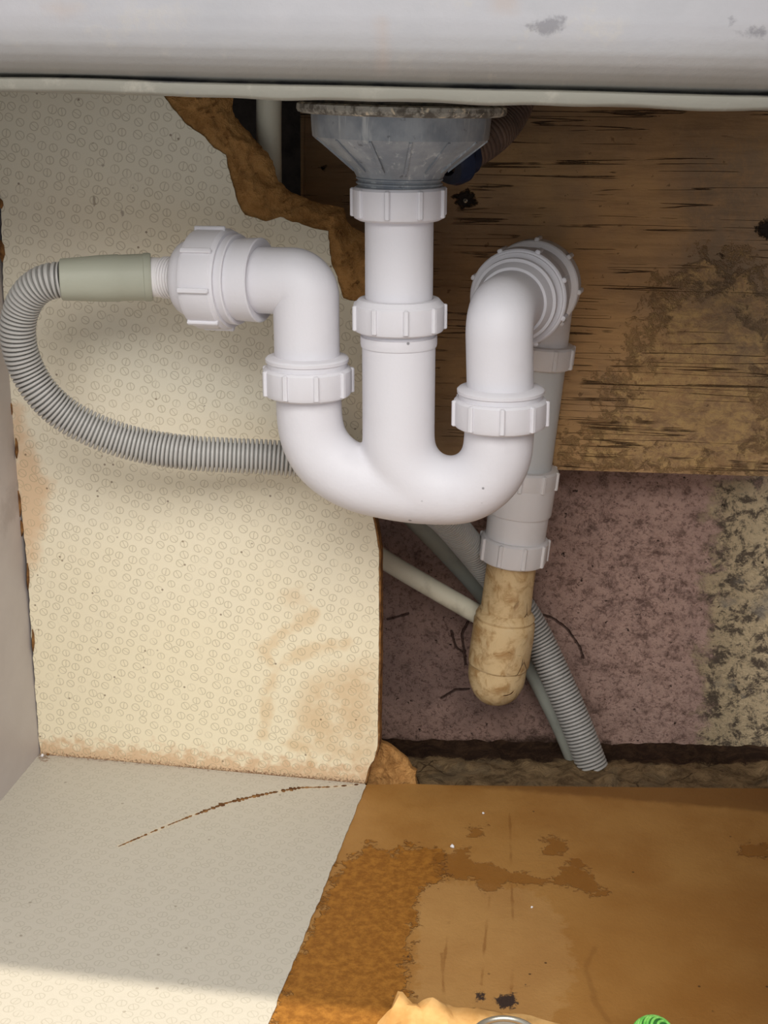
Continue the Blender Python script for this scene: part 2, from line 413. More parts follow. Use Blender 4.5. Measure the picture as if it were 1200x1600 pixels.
def mat_beam():
    m = Mat('old_timber', 0.75, 0.25); v = m.vec('m'); g = m.noise(m.vec('m', (0.12, 1, 1)), 150, 5, 0.65); n1 = m.noise(v, 9, 5); n2 = m.noise(v, 60, 6, 0.8, 0.25)
    c = m.mix(n1.step(0.38, 0.62), srgb(172, 140, 106), srgb(196, 156, 108)); c = m.mix(g.step(0.4, 0.75) * 0.4, c, srgb(112, 84, 58))
    t = m.attr('worn') + (n2 - 0.5) * 16 + (n1 - 0.5) * 6                    # blistered ochre paint low on the right
    ww = t.step(1.4, -1.4)
    blot = m.noise(m.vec('m', (1, 1.6, 1)), 70, 6, 0.8, 0.35)
    c = m.mix(ww * blot.step(0.40, 0.62) * 0.8, c, srgb(214, 178, 122))
    c = m.mix(ww * blot.step(0.40, 0.30) * 0.6, c, srgb(96, 72, 46))
    t = m.attr('greyed') + (n2 - 0.5) * 7
    c = m.mix(t.step(1.0, -1.0) * 0.5 * n2.step(0.35, 0.6), c, srgb(126, 114, 98))
    t = m.attr('dark') + (n2 - 0.5) * 4
    c = m.mix(t.step(2.5, -2) * 0.5, c, srgb(96, 72, 52))  # shade under the sink and behind the hole, painted into the timber colour
    cl = m.noise(m.vec('m', (2.6, 110, 1), (0, 0, R(-1))), 1.0, 2, 0.5, 0.0)   # long fine shakes along the grain
    cut = (cl - 0.5 + (n2 - 0.5) * 0.03).abs().step(0.013, 0.002) * m.noise(m.vec('m', (14, 24, 1)), 1.0, 3).step(0.47, 0.55)
    c = m.mix(cut * 0.75, c, srgb(56, 40, 28))
    t = m.attr('knot') + (m.noise(v, 300, 5, 0.8) - 0.5) * 1.3
    kn = t.step(0.12, -0.12); c = m.mix(kn * 0.95, c, srgb(26, 22, 24))
    c = m.mix((m.noise(v, 130, 3).step(0.66, 0.7)) * 0.5, c, srgb(70, 46, 28))
    m.col(c); m.bump(g * 0.6 - cut * 2 + n2 * (ww + 0.4) + blot * ww * 1.6 - kn * 2, 0.0014); return m.m
BEAM = mat_beam()
def mat_mauve():
    m = Mat('mauve_plaster', 0.85, 0.2); v = m.vec('m'); n1 = m.noise(v, 7, 6, 0.65); n2 = m.noise(v, 55, 7, 0.85, 0.3); n3 = m.noise(v, 190, 5, 0.85, 0.2)
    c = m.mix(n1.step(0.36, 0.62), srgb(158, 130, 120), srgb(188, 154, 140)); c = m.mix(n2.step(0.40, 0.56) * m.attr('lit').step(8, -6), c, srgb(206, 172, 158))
    c = m.mix(n3.step(0.485, 0.41) * 0.6, c, srgb(92, 66, 60))
    c = m.mix(n2.step(0.47, 0.38) * 0.5, c, srgb(92, 72, 64))
    t = m.attr('yellow') + (n2 - 0.5) * 7 + (n1 - 0.5) * 5
    t = t + (m.noise(v, 26, 4) - 0.5) * 7; ye = t.step(1.2, -1.0)
    n4 = m.noise(v, 75, 7, 0.8, 0.3); yc = m.mix(n4.step(0.42, 0.54), srgb(112, 98, 84), srgb(226, 202, 164)); yc = m.mix(m.noise(v, 22, 4).step(0.56, 0.7) * 0.8, yc, srgb(156, 146, 134))
    c = m.mix(ye, c, yc)
    t = m.attr('line') + (n3 - 0.5) * 0.25
    ln = t.step(0.14, 0.03); c = m.mix(ln * 0.75, c, srgb(62, 38, 30))
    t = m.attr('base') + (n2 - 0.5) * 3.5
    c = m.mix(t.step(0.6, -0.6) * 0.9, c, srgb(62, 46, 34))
    sp = m.noise(v, 120, 4, 0.7, 0.3).step(0.655, 0.68); c = m.mix(sp * 0.9, c, srgb(34, 24, 22))
    m.col(c); m.bump(n2 * 1.2 + n3 - ln * 2 - sp * 2 + ye * n3 * 1.5, 0.0022); return m.m
MAUVE = mat_mauve()
def mat_ledge():
    m = Mat('dirt_and_mortar', 0.95, 0.1); v = m.vec(); n = m.noise(v, 60, 6, 0.8, 0.6); d = m.attr('dirt') + (n - 0.5) * 3
    c = m.mix(n.step(0.34, 0.6), srgb(92, 74, 54), srgb(146, 122, 90)); c = m.mix(m.noise(v, 26, 4).step(0.5, 0.6) * 0.5, c, srgb(112, 98, 78))
    k = X(m.nt, m.voro(v, 26, 'DISTANCE_TO_EDGE').outputs['Distance']).step(0.03, 0.0) * m.noise(v, 20, 2).step(0.5, 0.6)
    c = m.mix(k * 0.8, c, srgb(42, 28, 20))
    c = m.mix(d.step(0.5, -0.5), c, m.mix(n.step(0.4, 0.7), srgb(52, 38, 30), srgb(84, 64, 48)))
    m.col(c); m.bump(n, 0.004); return m.m
LEDGE = mat_ledge()
def mat_sink():
    m = Mat('stained_glaze', 0.42, 0.45); v = m.vec('m'); n1 = m.noise(v, 9, 5); n2 = m.noise(v, 40, 5, 0.7)
    c = m.mix(n1.step(0.35, 0.65), srgb(188, 186, 189), srgb(178, 177, 180))
    t = m.attr('low') + (n1 - 0.5) * 3                     # height above the groove, cm; rounded front's shading painted darker, lip dingy
    c = m.mix(t.step(3.4, -1.4) * 0.95, c, srgb(140, 137, 125))
    c = m.mix(n2.step(0.52, 0.72) * m.noise(v, 5, 2).step(0.4, 0.6) * 0.45, c, srgb(198, 190, 176))
    c = m.mix(n2.step(0.40, 0.28) * m.noise(v, 6, 2).step(0.5, 0.6) * 0.6, c, srgb(214, 211, 211))
    t = m.attr('scuff') + (m.noise(v, 130, 5, 0.75) - 0.5) * 1.5
    c = m.mix(t.step(0.2, -0.2) * 0.75, c, srgb(132, 130, 134))
    t = m.attr('rust') + (n2 - 0.5) * 1.2
    c = m.mix(t.step(0.6, -0.4) * 0.45, c, srgb(186, 168, 156))
    t = m.attr('gap') + (n2 - 0.5) * 0.25
    t = t + (m.noise(m.vec('m', (30, 90, 1)), 1, 2) - 0.45) * 0.5
    c = m.mix(t.step(0.13, 0.02) * 0.7, c, srgb(72, 72, 80))
    m.col(c); m.bump(n1 * 2 + n2, 0.0006); return m.m
SINK = mat_sink()
def mat_side():
    m = Mat('grey_side_lining', 0.45, 0.4); v = m.vec('m'); n = m.noise(v, 10, 4); f = m.noise(v, 500, 3)
    c = m.mix(n.step(0.3, 0.7), srgb(193, 186, 184), srgb(182, 174, 172)); t = m.attr('stain') + (m.noise(v, 60, 5, 0.7) - 0.5) * 3
    c = m.mix(t.step(0.6, -0.8) * 0.35, c, srgb(132, 120, 116))
    c = m.mix(m.noise(m.vec('m', (1, 0.25, 1)), 140, 3).step(0.7, 0.76) * 0.4, c, srgb(120, 112, 108))
    m.col(c); m.bump(f, 0.0001); return m.m
SIDE = mat_side()
PAPER = flat('torn_paper', srgb(206, 164, 106), 0.85, 0.0008, srgb(184, 138, 80), 50)
GREEN = flat('green_cord', srgb(120, 178, 92), 0.7, 0.0003, srgb(76, 150, 62), 240)
DKGREEN = flat('dark_green_cord', srgb(34, 84, 34), 0.8)
STEEL = Mat('dull_metal', 0.3); STEEL.col(srgb(176, 172, 160)); STEEL.p.inputs['Metallic'].default_value = 0.8; STEEL = STEEL.m
SUN_BLOCKER = flat('grey_sun_blocker', srgb(170, 166, 160), 0.4, 0, srgb(158, 154, 148))

# ------------------------------------------------------------------ the setting
PX_T = lambda L: [tuple(p) for p in L]
WALL = upright(1.165)
wl = [WALL.hit(1330, 640)[0], 0]
w0, w1 = -0.36, 0.42
WLINES = [[(828, 955), (862, 965), (888, 985), (905, 1010), (912, 1030)], [(705, 985), (712, 1010), (728, 1025)], [(735, 965), (722, 990), (728, 1040)], [(690, 1090), (712, 1078), (735, 1076)], [(605, 968), (640, 958)]]
xb = WALL.hit(492, 300)[0]; zb_ = WALL.hit(492, 640)[1]
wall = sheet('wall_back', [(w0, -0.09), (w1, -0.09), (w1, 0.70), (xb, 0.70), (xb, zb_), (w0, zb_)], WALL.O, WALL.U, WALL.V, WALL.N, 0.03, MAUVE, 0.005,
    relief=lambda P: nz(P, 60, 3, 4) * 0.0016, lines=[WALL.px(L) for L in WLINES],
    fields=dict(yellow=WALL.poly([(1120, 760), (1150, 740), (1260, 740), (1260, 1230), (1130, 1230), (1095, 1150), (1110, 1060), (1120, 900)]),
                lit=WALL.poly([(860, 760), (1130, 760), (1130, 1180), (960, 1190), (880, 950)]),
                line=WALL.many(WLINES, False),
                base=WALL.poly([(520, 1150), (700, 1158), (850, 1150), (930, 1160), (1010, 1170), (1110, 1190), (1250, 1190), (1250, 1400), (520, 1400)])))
struct(wall, 'rough mauve and yellowed plaster wall behind the pipes, below the timber', 'wall')

bm = bmesh.new()  # added dark box that keeps light out of the void behind the hole
def slab(bm, x0, x1, y0, y1, z0, z1):
    lo_ = [bm.verts.new((x, y - SL * x, z0)) for x, y in ((x0, y0), (x1, y0), (x1, y1), (x0, y1))]; hi_ = [bm.verts.new((v.co.x, v.co.y, z1)) for v in lo_]
    bm.faces.new(hi_); bm.faces.new(lo_[::-1])
    for k in range(4): bm.faces.new((lo_[k], lo_[(k + 1) % 4], hi_[(k + 1) % 4], hi_[k]))
slab(bm, -0.50, 0.50, 1.36, 1.39, -0.12, 0.80); slab(bm, -0.50, 0.50, 1.02, 1.36, -0.12, -0.095)
slab(bm, -0.50, -0.47, 1.0, 1.36, -0.095, 0.80); slab(bm, 0.47, 0.50, 1.0, 1.36, -0.095, 0.80)
struct(plain('light_seal', bm, flat('dark_seal', srgb(92, 82, 74), 0.9, 0.003, srgb(66, 58, 54), 30), smooth=20), 'added dark box shutting out light deep behind the torn hole', 'wall')
BP = upright(1.118)
bo = BP.px([(472, 60), (1215, 60), (1215, 745), (1190, 744), (870, 734), (472, 716)])
bo = [(x, max(y, -1)) for x, y in bo]
top_z = 0.70
bo[0] = (bo[0][0], top_z); bo[1] = (bo[1][0], top_z)
beam = sheet('timber_beam', bo, BP.O, BP.U, BP.V, BP.N, 0.03, BEAM, 0.005, relief=lambda P: nz(P * np.array([[0.3, 1]]), 70, 5, 3) * 0.0009,
    fields=dict(worn=BP.poly([(1040, 480), (1110, 430), (1190, 470), (1200, 600), (1195, 720), (1120, 735), (900, 725), (900, 690), (960, 640), (980, 560)]),
                greyed=BP.poly([(1060, 200), (1210, 200), (1210, 620), (1140, 560), (1080, 480), (1060, 420), (1070, 320)]),
                dark=BP.many([[(430, 100), (720, 100), (720, 700), (430, 700)], [(700, 100), (1210, 100), (1210, 215), (700, 240)]]),
                knot=BP.many([[(708, 306), (735, 296), (746, 318), (720, 327)], [(1180, 358), (1194, 344), (1215, 344), (1215, 374), (1190, 370)], [(1122, 398), (1130, 396), (1130, 404)], [(500, 262), (508, 258), (508, 268)]])))
tag(beam, 'old brown timber board with long cracks on the wall above the mauve plaster', 'timber board')

# rubble ledge behind the floor board
bm = bmesh.new(); dl = bm.verts.layers.float.new('dirt')
rows = [(1140, 1.175, -3), (1158, 1.166, -3), (1166, 1.158, -2.4), (1176, 1.142, -2), (1184, 1.13, -1), (1190, 1.118, 0.3), (1195, 1.106, 2), (1201, 1.098, 3), (1208, 1.09, 3), (1216, 1.075, 3), (1226, 1.06, 3), (1240, 1.04, 3), (1262, 1.015, 3)]
pr = None
for j, (py, y0, dv) in enumerate(rows):
    row = []
    for i in range(150):
        px = 470 + i * 5.6; p = on(px, py + (px - 850) * 0.018, y0)
        h = noise.fractal(p * 55, 0.7, 2.1, 4) * 0.005 * (0.4 if j < 2 else 1)
        v = bm.verts.new(p + Vector((0, -h * 0.4, h))); v[dl] = dv; row.append(v)
    if pr:
        for a, b, c, d in zip(pr, pr[1:], row[1:], row): bm.faces.new((a, b, c, d))
    pr = row
o = plain('rubble_ledge', bm, LEDGE, smooth=60); tag(o, 'crumbling dirty mortar ledge at the foot of the mauve wall', 'ledge')

# cabinet floor
flo = [FLOOR.hit(-40, 1150), FLOOR.hit(62, 1178), FLOOR.hit(570, 1226), FLOOR.hit(640, 1224), FLOOR.hit(700, 1227), FLOOR.hit(1100, 1231), FLOOR.hit(1290, 1233)]
FY0 = -0.35
flo = [(-0.40, FLOOR.hit(62, 1178)[1]), *flo[1:], (0.42, FY0), (-0.40, FY0)]
flo[0] = (-0.40, flo[1][1])
FO = flo[:]
STREAKS = [[(797, 1290), (800, 1400), (803, 1480), (798, 1560)], [(765, 1400), (757, 1480), (752, 1540)], [(690, 1490), (694, 1560)], [(796, 1270), (798, 1300)], [(702, 1440), (692, 1520)]]
RIDGE = [[(930, 1480), (915, 1510), (930, 1565), (955, 1600)]]
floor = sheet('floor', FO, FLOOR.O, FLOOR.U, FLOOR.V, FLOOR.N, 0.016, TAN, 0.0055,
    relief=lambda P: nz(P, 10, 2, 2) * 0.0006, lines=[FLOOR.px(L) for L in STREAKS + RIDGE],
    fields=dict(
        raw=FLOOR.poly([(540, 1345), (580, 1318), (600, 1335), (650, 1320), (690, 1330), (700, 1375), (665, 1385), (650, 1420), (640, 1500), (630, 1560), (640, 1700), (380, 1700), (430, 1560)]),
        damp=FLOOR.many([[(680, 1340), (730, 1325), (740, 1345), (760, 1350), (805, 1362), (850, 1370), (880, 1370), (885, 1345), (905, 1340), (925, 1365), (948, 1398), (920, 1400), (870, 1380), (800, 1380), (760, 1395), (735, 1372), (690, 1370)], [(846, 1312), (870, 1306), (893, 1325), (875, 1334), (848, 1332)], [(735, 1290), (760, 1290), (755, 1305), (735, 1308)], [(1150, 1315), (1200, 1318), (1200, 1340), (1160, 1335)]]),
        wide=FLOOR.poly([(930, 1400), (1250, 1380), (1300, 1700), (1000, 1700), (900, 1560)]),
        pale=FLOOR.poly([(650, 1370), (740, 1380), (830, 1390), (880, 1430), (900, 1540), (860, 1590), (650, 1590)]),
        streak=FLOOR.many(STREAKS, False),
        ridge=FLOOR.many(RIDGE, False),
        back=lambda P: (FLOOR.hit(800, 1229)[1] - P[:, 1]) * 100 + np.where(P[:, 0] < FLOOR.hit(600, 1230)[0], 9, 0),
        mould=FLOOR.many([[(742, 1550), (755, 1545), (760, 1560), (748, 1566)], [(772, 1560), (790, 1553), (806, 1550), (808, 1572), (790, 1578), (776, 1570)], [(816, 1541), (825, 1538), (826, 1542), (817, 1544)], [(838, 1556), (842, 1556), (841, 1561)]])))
struct(floor, 'cabinet floor board, brown and damp-stained where its lining has gone', 'floor')
# white lining sheet on the left of the floor
lo = [(-0.40, FLOOR.hit(62, 1178)[1] - 0.0005), FLOOR.hit(62, 1180), FLOOR.hit(570, 1227)]
edge = [tuple(p) for p in roughen([Vector(FLOOR.hit(572, 1229)), Vector(FLOOR.hit(496, 1415)), Vector(FLOOR.hit(420, 1600)), Vector(FLOOR.hit(330, 1822))], 0.0009, 0.004, 7, False)]
lo += edge + [(edge[-1][0], FY0), (-0.40, FY0)]
CR = [(185, 1325), (225, 1308), (262, 1292), (300, 1277), (330, 1266), (350, 1258), (370, 1253), (400, 1246), (440, 1238), (470, 1233), (515, 1232), (560, 1228)]
crack_q = FLOOR.px(CR)
liner = sheet('floor_lining', lo, FLOOR.O + FLOOR.N * 0.0012, FLOOR.U, FLOOR.V, FLOOR.N, 0.0008, LAM_FLOOR, 0.006, lines=[crack_q],
    fields=dict(crack=lambda P: sdf(P, crack_q, False) * 100, grime=FLOOR.many([[(60, 1186), (80, 1181), (70, 1192)], [(62, 1178), (560, 1224), (560, 1226), (62, 1181)]])))
tag(liner, 'off-white patterned sheet lining the left half of the cabinet floor', 'floor lining')
bm = bmesh.new()
for i in range(len(crack_q) - 1):                       # lifted torn flakes along the crack
    a = Vector(crack_q[i]); b = Vector(crack_q[i + 1]); big = 1.0 if 3 <= i <= 8 else 0.35
    L = (b - a).length; n = max(2, int(L / 0.003)); dr = (b - a).normalized(); nr = Vector((-dr.y, dr.x))
    for k in range(n):
        if random.random() < 0.2: continue
        p = a.lerp(b, (k + 0.5) / n); wd = 0.0018 * big * random.uniform(0.5, 2.0); ln = L / n * random.uniform(0.5, 0.75)
        q = [p - dr * ln, p - dr * ln * 0.3 + nr * wd, p + dr * ln * 0.5 + nr * wd * 0.7, p + dr * ln, p + dr * ln * 0.2 - nr * wd, p - dr * ln * 0.6 - nr * wd * 0.8]
        f0 = [bm.verts.new(FLOOR.w(t, 0.0011)) for t in q]; f1 = [bm.verts.new(FLOOR.w(t, 0.0011 + 0.0006 * random.uniform(0.3, 1))) for t in q]
        bm.faces.new(f1); bm.faces.new(f0[::-1])
        for k2 in range(6): bm.faces.new((f0[k2], f0[(k2 + 1) % 6], f1[(k2 + 1) % 6], f1[k2]))
plain('crack_flakes', bm, EDGE_BROWN, liner, 0, 'brown flakes along the curved crack')['kind'] = 'stuff'

# left side of the cabinet
A = fl(62, 1180); B = fl(0, 1255); dirw = (B - A).normalized(); dirw.z = 0
LW = Plane(A, (A - B).normalized(), UZ)
if LW.N.x < 0: pass
lf = sheet('wall_left', [(-0.47, -0.016), (0.10, -0.016), (0.10, 0.78), (-0.47, 0.78)], LW.O, LW.U, LW.V, LW.N, 0.016, SIDE, 0.01,
    fields=dict(stain=LW.poly([(0, 790), (14, 765), (30, 755), (30, 800), (5, 840)])))
lf.rotation_euler = (0, 0, 0)
struct(lf, 'pale grey cabinet side panel at the left edge', 'wall')
# right side of the cabinet
pr_ = on(1199, 1225, 1.075); RW = Plane(pr_, -WX, UZ)
rw = sheet('wall_right', [(0.0, -0.05), (0.47, -0.05), (0.47, 0.78), (0, 0.78)], RW.O, RW.U, RW.V, RW.N, 0.016, SIDE, 0.02, fields=dict(stain=lambda P: P[:, 0] * 0 + 9))
struct(rw, 'grey cabinet side panel just showing at the right edge', 'wall')

# back panel with the torn hole
PP = Plane(fl(570, 1225), (fl(570, 1225) - fl(62, 1180)).normalized(), UZ)
tear = [(254, 150), (272, 172), (292, 195), (316, 211), (334, 231), (353, 242), (356, 262), (363, 285), (370, 312), (376, 326), (383, 336), (402, 341), (415, 346), (426, 343), (438, 339), (452, 345), (467, 348), (490, 357), (513, 361), (515, 390), (518, 413), (527, 432), (536, 466), (552, 470), (575, 482), (600, 500), (606, 700)]
side = [(588, 760), (580, 796), (587, 830), (592, 860), (592, 1000), (590, 1165), (584, 1188), (576, 1200), (570, 1225)]
left_edge = [(63, 1179), (50, 1000), (42, 880), (34, 800), (26, 740), (20, 680), (14, 620), (9, 520), (5, 440), (2, 330)]
T2 = [Vector(PP.hit(*p)) for p in tear]; T2[0] = Vector(PP.hit(252, 145)); 
T2 = roughen(T2, 0.0009, 0.0022, 3, False)
S2 = roughen([Vector(PP.hit(*p)) for p in side], 0.0004, 0.003, 8, False)
L2 = roughen([Vector(PP.hit(*p)) for p in left_edge], 0.0008, 0.003, 9, False)
TOPV = 0.66
lam_out = [(L2[-1].x, TOPV), ] ; tx = PP.hit(246, 130)
lam_ol = [tuple(p) for p in L2] + [(L2[-1].x, TOPV), (tx[0], TOPV), tx] + [tuple(p) for p in T2] + [tuple(p) for p in S2]
lam_ol = lam_ol[::-1]
bp_root = thing('back_panel', 'cream patterned back panel with a torn brown-edged hole, left of the pipes', 'panel', PP.w((-0.12, 0)))
marks = [[(161, 258), (161, 262)], [(147, 308), (148, 322)], [(191, 330), (192, 340)]]
sheet('printed_lining', lam_ol, PP.O, PP.U, PP.V, PP.N, 0.0008, LAM_PANEL, 0.005, relief=lambda P: nz(P, 7, 4, 2) * 0.0008, lines=[PP.px(L) for L in marks],
    fields=dict(foot=lambda P: P[:, 1] * 100,
        tide=PP.many([[(410, 1150), (418, 1090), (430, 1050), (450, 1030), (500, 1010), (540, 1005)], [(420, 1010), (440, 990), (470, 975), (490, 955)], [(410, 1015), (425, 1040)], [(452, 1165), (480, 1175), (485, 1190)]], False),
        patch=PP.many([[(440, 925), (470, 920), (478, 940), (450, 948)], [(480, 1060), (540, 1040), (590, 1030), (590, 1190), (560, 1200), (500, 1180), (455, 1165), (460, 1110)]]),
        edge_left=PP.poly([(20, 640), (40, 690), (80, 760), (60, 830), (44, 900), (20, 800)]),
        mark=PP.many(marks, False)), parent=bp_root)
# torn fibre core showing round the hole
inner = [(357, 148), (357, 175), (370, 195), (386, 211), (399, 227), (412, 240), (420, 253), (424, 268), (427, 280), (441, 296), (457, 305), (477, 314), (506, 322), (532, 327), (536, 344), (545, 357), (568, 369), (590, 390), (600, 470), (606, 700)]
I2 = roughen([Vector(PP.hit(*p)) for p in inner], 0.0012, 0.002, 12, False)
ix = PP.hit(357, 130)
outer_back = [PP.hit(*p) for p in [(225, 130), (245, 190), (300, 240), (340, 260), (345, 320), (370, 355), (430, 362), (500, 372), (505, 440), (530, 490), (560, 500), (580, 700)]]
core_ol = [tuple(ix)] + [tuple(p) for p in I2] + outer_back[::-1]
inner_l = [tuple(p) for p in I2]; tear_l = [tuple(p) for p in T2]
def core_relief(P):
    di = sdf(P, inner_l, False); dt = sdf(P, tear_l, False)
    t = np.clip(di / (di + dt + 1e-6), 0, 1)
    n = nz(P, 60, 1, 5); n2 = nz(P, 180, 6, 3)
    layer = np.where(t + n * 0.35 > 0.62, 0.0, -0.0022) + np.where(t + n * 0.3 > 0.3, 0.0, -0.0024)
    under = sdf(P, lam_ol) < 0.0006
    hh = -0.0012 - (1 - np.clip(di / 0.007, 0, 1)) ** 2 * 0.005 + layer + n * 0.0012 + n2 * 0.0005
    return np.where(under, np.minimum(hh, -0.0017), hh)
sheet('torn_core', core_ol, PP.O, PP.U, PP.V, PP.N, 0.011, FIBRE, 0.0016, relief=core_relief, parent=bp_root, label='torn brown fibreboard edge of the hole', smooth=60)
# rest of the board behind the lining
body = [tuple(p) for p in [Vector(p) + Vector((0.003, 0)) for p in L2[:]]]
body = [(p.x + 0.001, p.y) for p in L2] + [(L2[-1].x + 0.001, TOPV), (PP.hit(232, 130)[0], TOPV), PP.hit(232, 130)] + outer_back[1:-1] + [PP.hit(590, 700), PP.hit(584, 760)] + [(p.x + 0.0012, p.y) for p in S2[1:]]
body = [(x, y) for x, y in body][::-1]
sheet('board_core', body, PP.O - PP.N * 0.0009, PP.U, PP.V, PP.N, 0.010, EDGE_BROWN, 0.02, parent=bp_root)
# flakes of raw board along the left edge
bm = bmesh.new()
for (px, py, ww, hh) in [(a_, b_, c_ * 0.6, d_ * 0.8) for a_, b_, c_, d_ in [(2, 318, 6, 10), (3, 392, 9, 22), (17, 640, 5, 18), (26, 700, 5, 20), (30, 790, 6, 30), (34, 825, 5, 16), (44, 900, 4, 26), (52, 1000, 4, 22)]]:
    q = [PP.hit(px - ww * 0.3, py - hh), PP.hit(px + ww * 0.7, py - hh * 0.5), PP.hit(px + ww, py + hh * 0.3), PP.hit(px + ww * 0.3, py + hh), PP.hit(px - ww * 0.5, py + hh * 0.4)]
    f0 = [bm.verts.new(PP.w(t, 0.0)) for t in q]; f1 = [bm.verts.new(PP.w(t, 0.0016)) for t in q]
    bm.faces.new(f1); bm.faces.new(f0[::-1])
    for k in range(5): bm.faces.new((f0[k], f0[(k + 1) % 5], f1[(k + 1) % 5], f1[k]))
plain('edge_flakes', bm, EDGE_BROWN, bp_root, 0, 'raw brown flakes along the left edge')['kind'] = 'stuff'

# torn lump of fibreboard standing at the foot of the panel
LP = upright(0.995 + 0.0)
LP = Plane(fl(575, 1228) + Vector((0, 0.012, 0)), UX, Vector((0, 0.25, 1)))
lump = [(572, 1232), (588, 1150), (598, 1158), (612, 1164), (625, 1175), (636, 1184), (643, 1198), (650, 1202), (648, 1212), (651, 1222), (648, 1232)]
L3 = roughen([Vector(LP.hit(*p)) for p in lump], 0.0008, 0.003, 5)
o = sheet('torn_board_piece', [tuple(p) for p in L3][::-1], LP.O, LP.U, LP.V, LP.N, 0.008, FIBRE, 0.0018, relief=lambda P: nz(P, 70, 9, 5) * 0.004 + 0.001, smooth=60)
tag(o, 'torn orange-brown chunk of board standing at the foot of the cream panel', 'board scrap')

# ------------------------------------------------------------------ sink above
def sinkpt(X, Y0, z): return Vector((X, Y0 - SL * X, z - 0.0205 * X))
def zof(py, Y0): return on(600, py, Y0).z
prof = [(0.735, 0.785), (0.737, zof(-260, 0.737)), (0.738, zof(-120, 0.738)), (0.739, zof(-40, 0.739)), (0.740, zof(0, .74)), (0.741, zof(30, .741)), (0.743, zof(55, .743)), (0.746, zof(78, .746)), (0.750, zof(95, .750)),
        (0.7545, zof(108, .7545)), (0.760, zof(119, .76)), (0.766, zof(127, .766)), (0.773, zof(132, .773)), (0.774, zof(133.5, .774)), (0.7655, zof(135.5, .7655)), (0.764, zof(138, .764)), (0.764, zof(153, .764)),
        (0.7655, zof(157.5, .7655)), (0.770, zof(159, .770)), (0.790, zof(158.5, .79))]
zu = zof(163, 0.90) + 0.006
prof += [(0.792, zu), (0.85, zu + 0.001), (0.93, zu + 0.001), (0.970, zu), (0.977, zu + 0.008), (0.98, 0.785)]
zg = zof(133, .773)
bm = bmesh.new(); uvl = bm.loops.layers.uv.new('m'); NS = 160
lay = {k: bm.verts.layers.float.new(k) for k in ('low', 'scuff', 'rust', 'gap')}
SP_ = upright(0.741)
scuff = SP_.many([[(826, 38), (850, 34), (868, 22), (888, 20), (880, 44), (868, 52), (855, 48), (842, 52)], [(1140, 28), (1150, 40), (1158, 54), (1146, 46)], [(1164, 44), (1200, 46), (1196, 58), (1176, 54)], [(275, 139), (300, 141), (290, 147)], [(388, 140), (396, 141), (392, 146)]])
rust = SP_.many([[(770, -5), (804, -5), (800, 16), (776, 14)], [(592, 30), (600, 30), (602, 110), (594, 110)], [(70, 10), (130, 10), (100, 24)]])
rings = []
for i in range(NS + 1):
    Xc = -0.40 + 0.83 * i / NS; ring = []
    wob = noise.noise(Vector((Xc * 9, 3, 1))) * 0.0012
    for j, (y0, z) in enumerate(prof):
        dz = wob if 12 <= j <= 18 else 0
        if 16 <= j <= 18: dz += noise.noise(Vector((Xc * 28, 7, 1))) * 0.0012
        v = bm.verts.new(sinkpt(Xc, y0, z + dz)); ring.append(v)
        P2 = np.array([[Xc * math.sqrt(1 + SL * SL), z]])
        v[lay['low']] = (z - zg) * 100 if j < 13 else -1.5; v[lay['gap']] = abs(z - zg) * 100 if j < 17 else 1
    rings.append(ring)
allv = [v for r_ in rings for v in r_]
P2 = np.array([(v.co.x * math.sqrt(1 + SL * SL), v.co.z) for v in allv]); a1 = scuff(P2); a2 = rust(P2)
for v, s1, s2 in zip(allv, a1, a2): v[lay['scuff']] = s1; v[lay['rust']] = s2
# finer rows across the visible face are added below by subdividing
for a, b in zip(rings, rings[1:]):
    for k in range(len(prof) - 1):
        bm.faces.new((a[k], b[k], b[k + 1], a[k + 1]))
bm.faces.new(rings[0]); bm.faces.new(rings[-1][::-1])
es = [e for e in bm.edges if any(f.verts[0].co.z < 0.60 for f in e.link_faces) and abs(e.verts[0].co.x - e.verts[1].co.x) < 1e-4 and (e.verts[0].co - e.verts[1].co).length > 0.006 and (e.verts[0].co - e.verts[1].co).length < 0.06]
bmesh.ops.subdivide_edges(bm, edges=es, cuts=3)
for f in bm.faces:
    for l in f.loops: l[uvl].uv = (l.vert.co.x, l.vert.co.z)
P2 = np.array([(v.co.x * math.sqrt(1 + SL * SL), v.co.z) for v in bm.verts]); a1 = scuff(P2); a2 = rust(P2)
for v, s1, s2 in zip(list(bm.verts), a1, a2): v[lay['scuff']] = s1; v[lay['rust']] = s2
sink = plain('sink', bm, SINK, smooth=50)
tag(sink, 'stained white sink with rounded front and lower lip across the top', 'sink')
# unseen slab added above the cabinet; its front edge throws the floor's shadow line
bm = bmesh.new()
M = Matrix.Translation((0, 0.0, 0)); 
c4 = [(-0.52, EDGE_Y), (0.52, EDGE_Y), (0.52, 1.40), (-0.52, 1.40)]
lo_ = [bm.verts.new((x, y - SL * x, EDGE_Z - 0.03)) for x, y in c4]; hi_ = [bm.verts.new((x, y - SL * x, EDGE_Z)) for x, y in c4]
bm.faces.new(hi_); bm.faces.new(lo_[::-1])
for k in range(4): bm.faces.new((lo_[k], lo_[(k + 1) % 4], hi_[(k + 1) % 4], hi_[k]))
bmesh.ops.bevel(bm, geom=list(bm.edges), offset=0.004, segments=2, affect='EDGES')
o = plain('sun_blocker', bm, SUN_BLOCKER); tag(o, 'added grey slab above the sink, out of view, that casts the floor shadow line', 'sun_blocker')

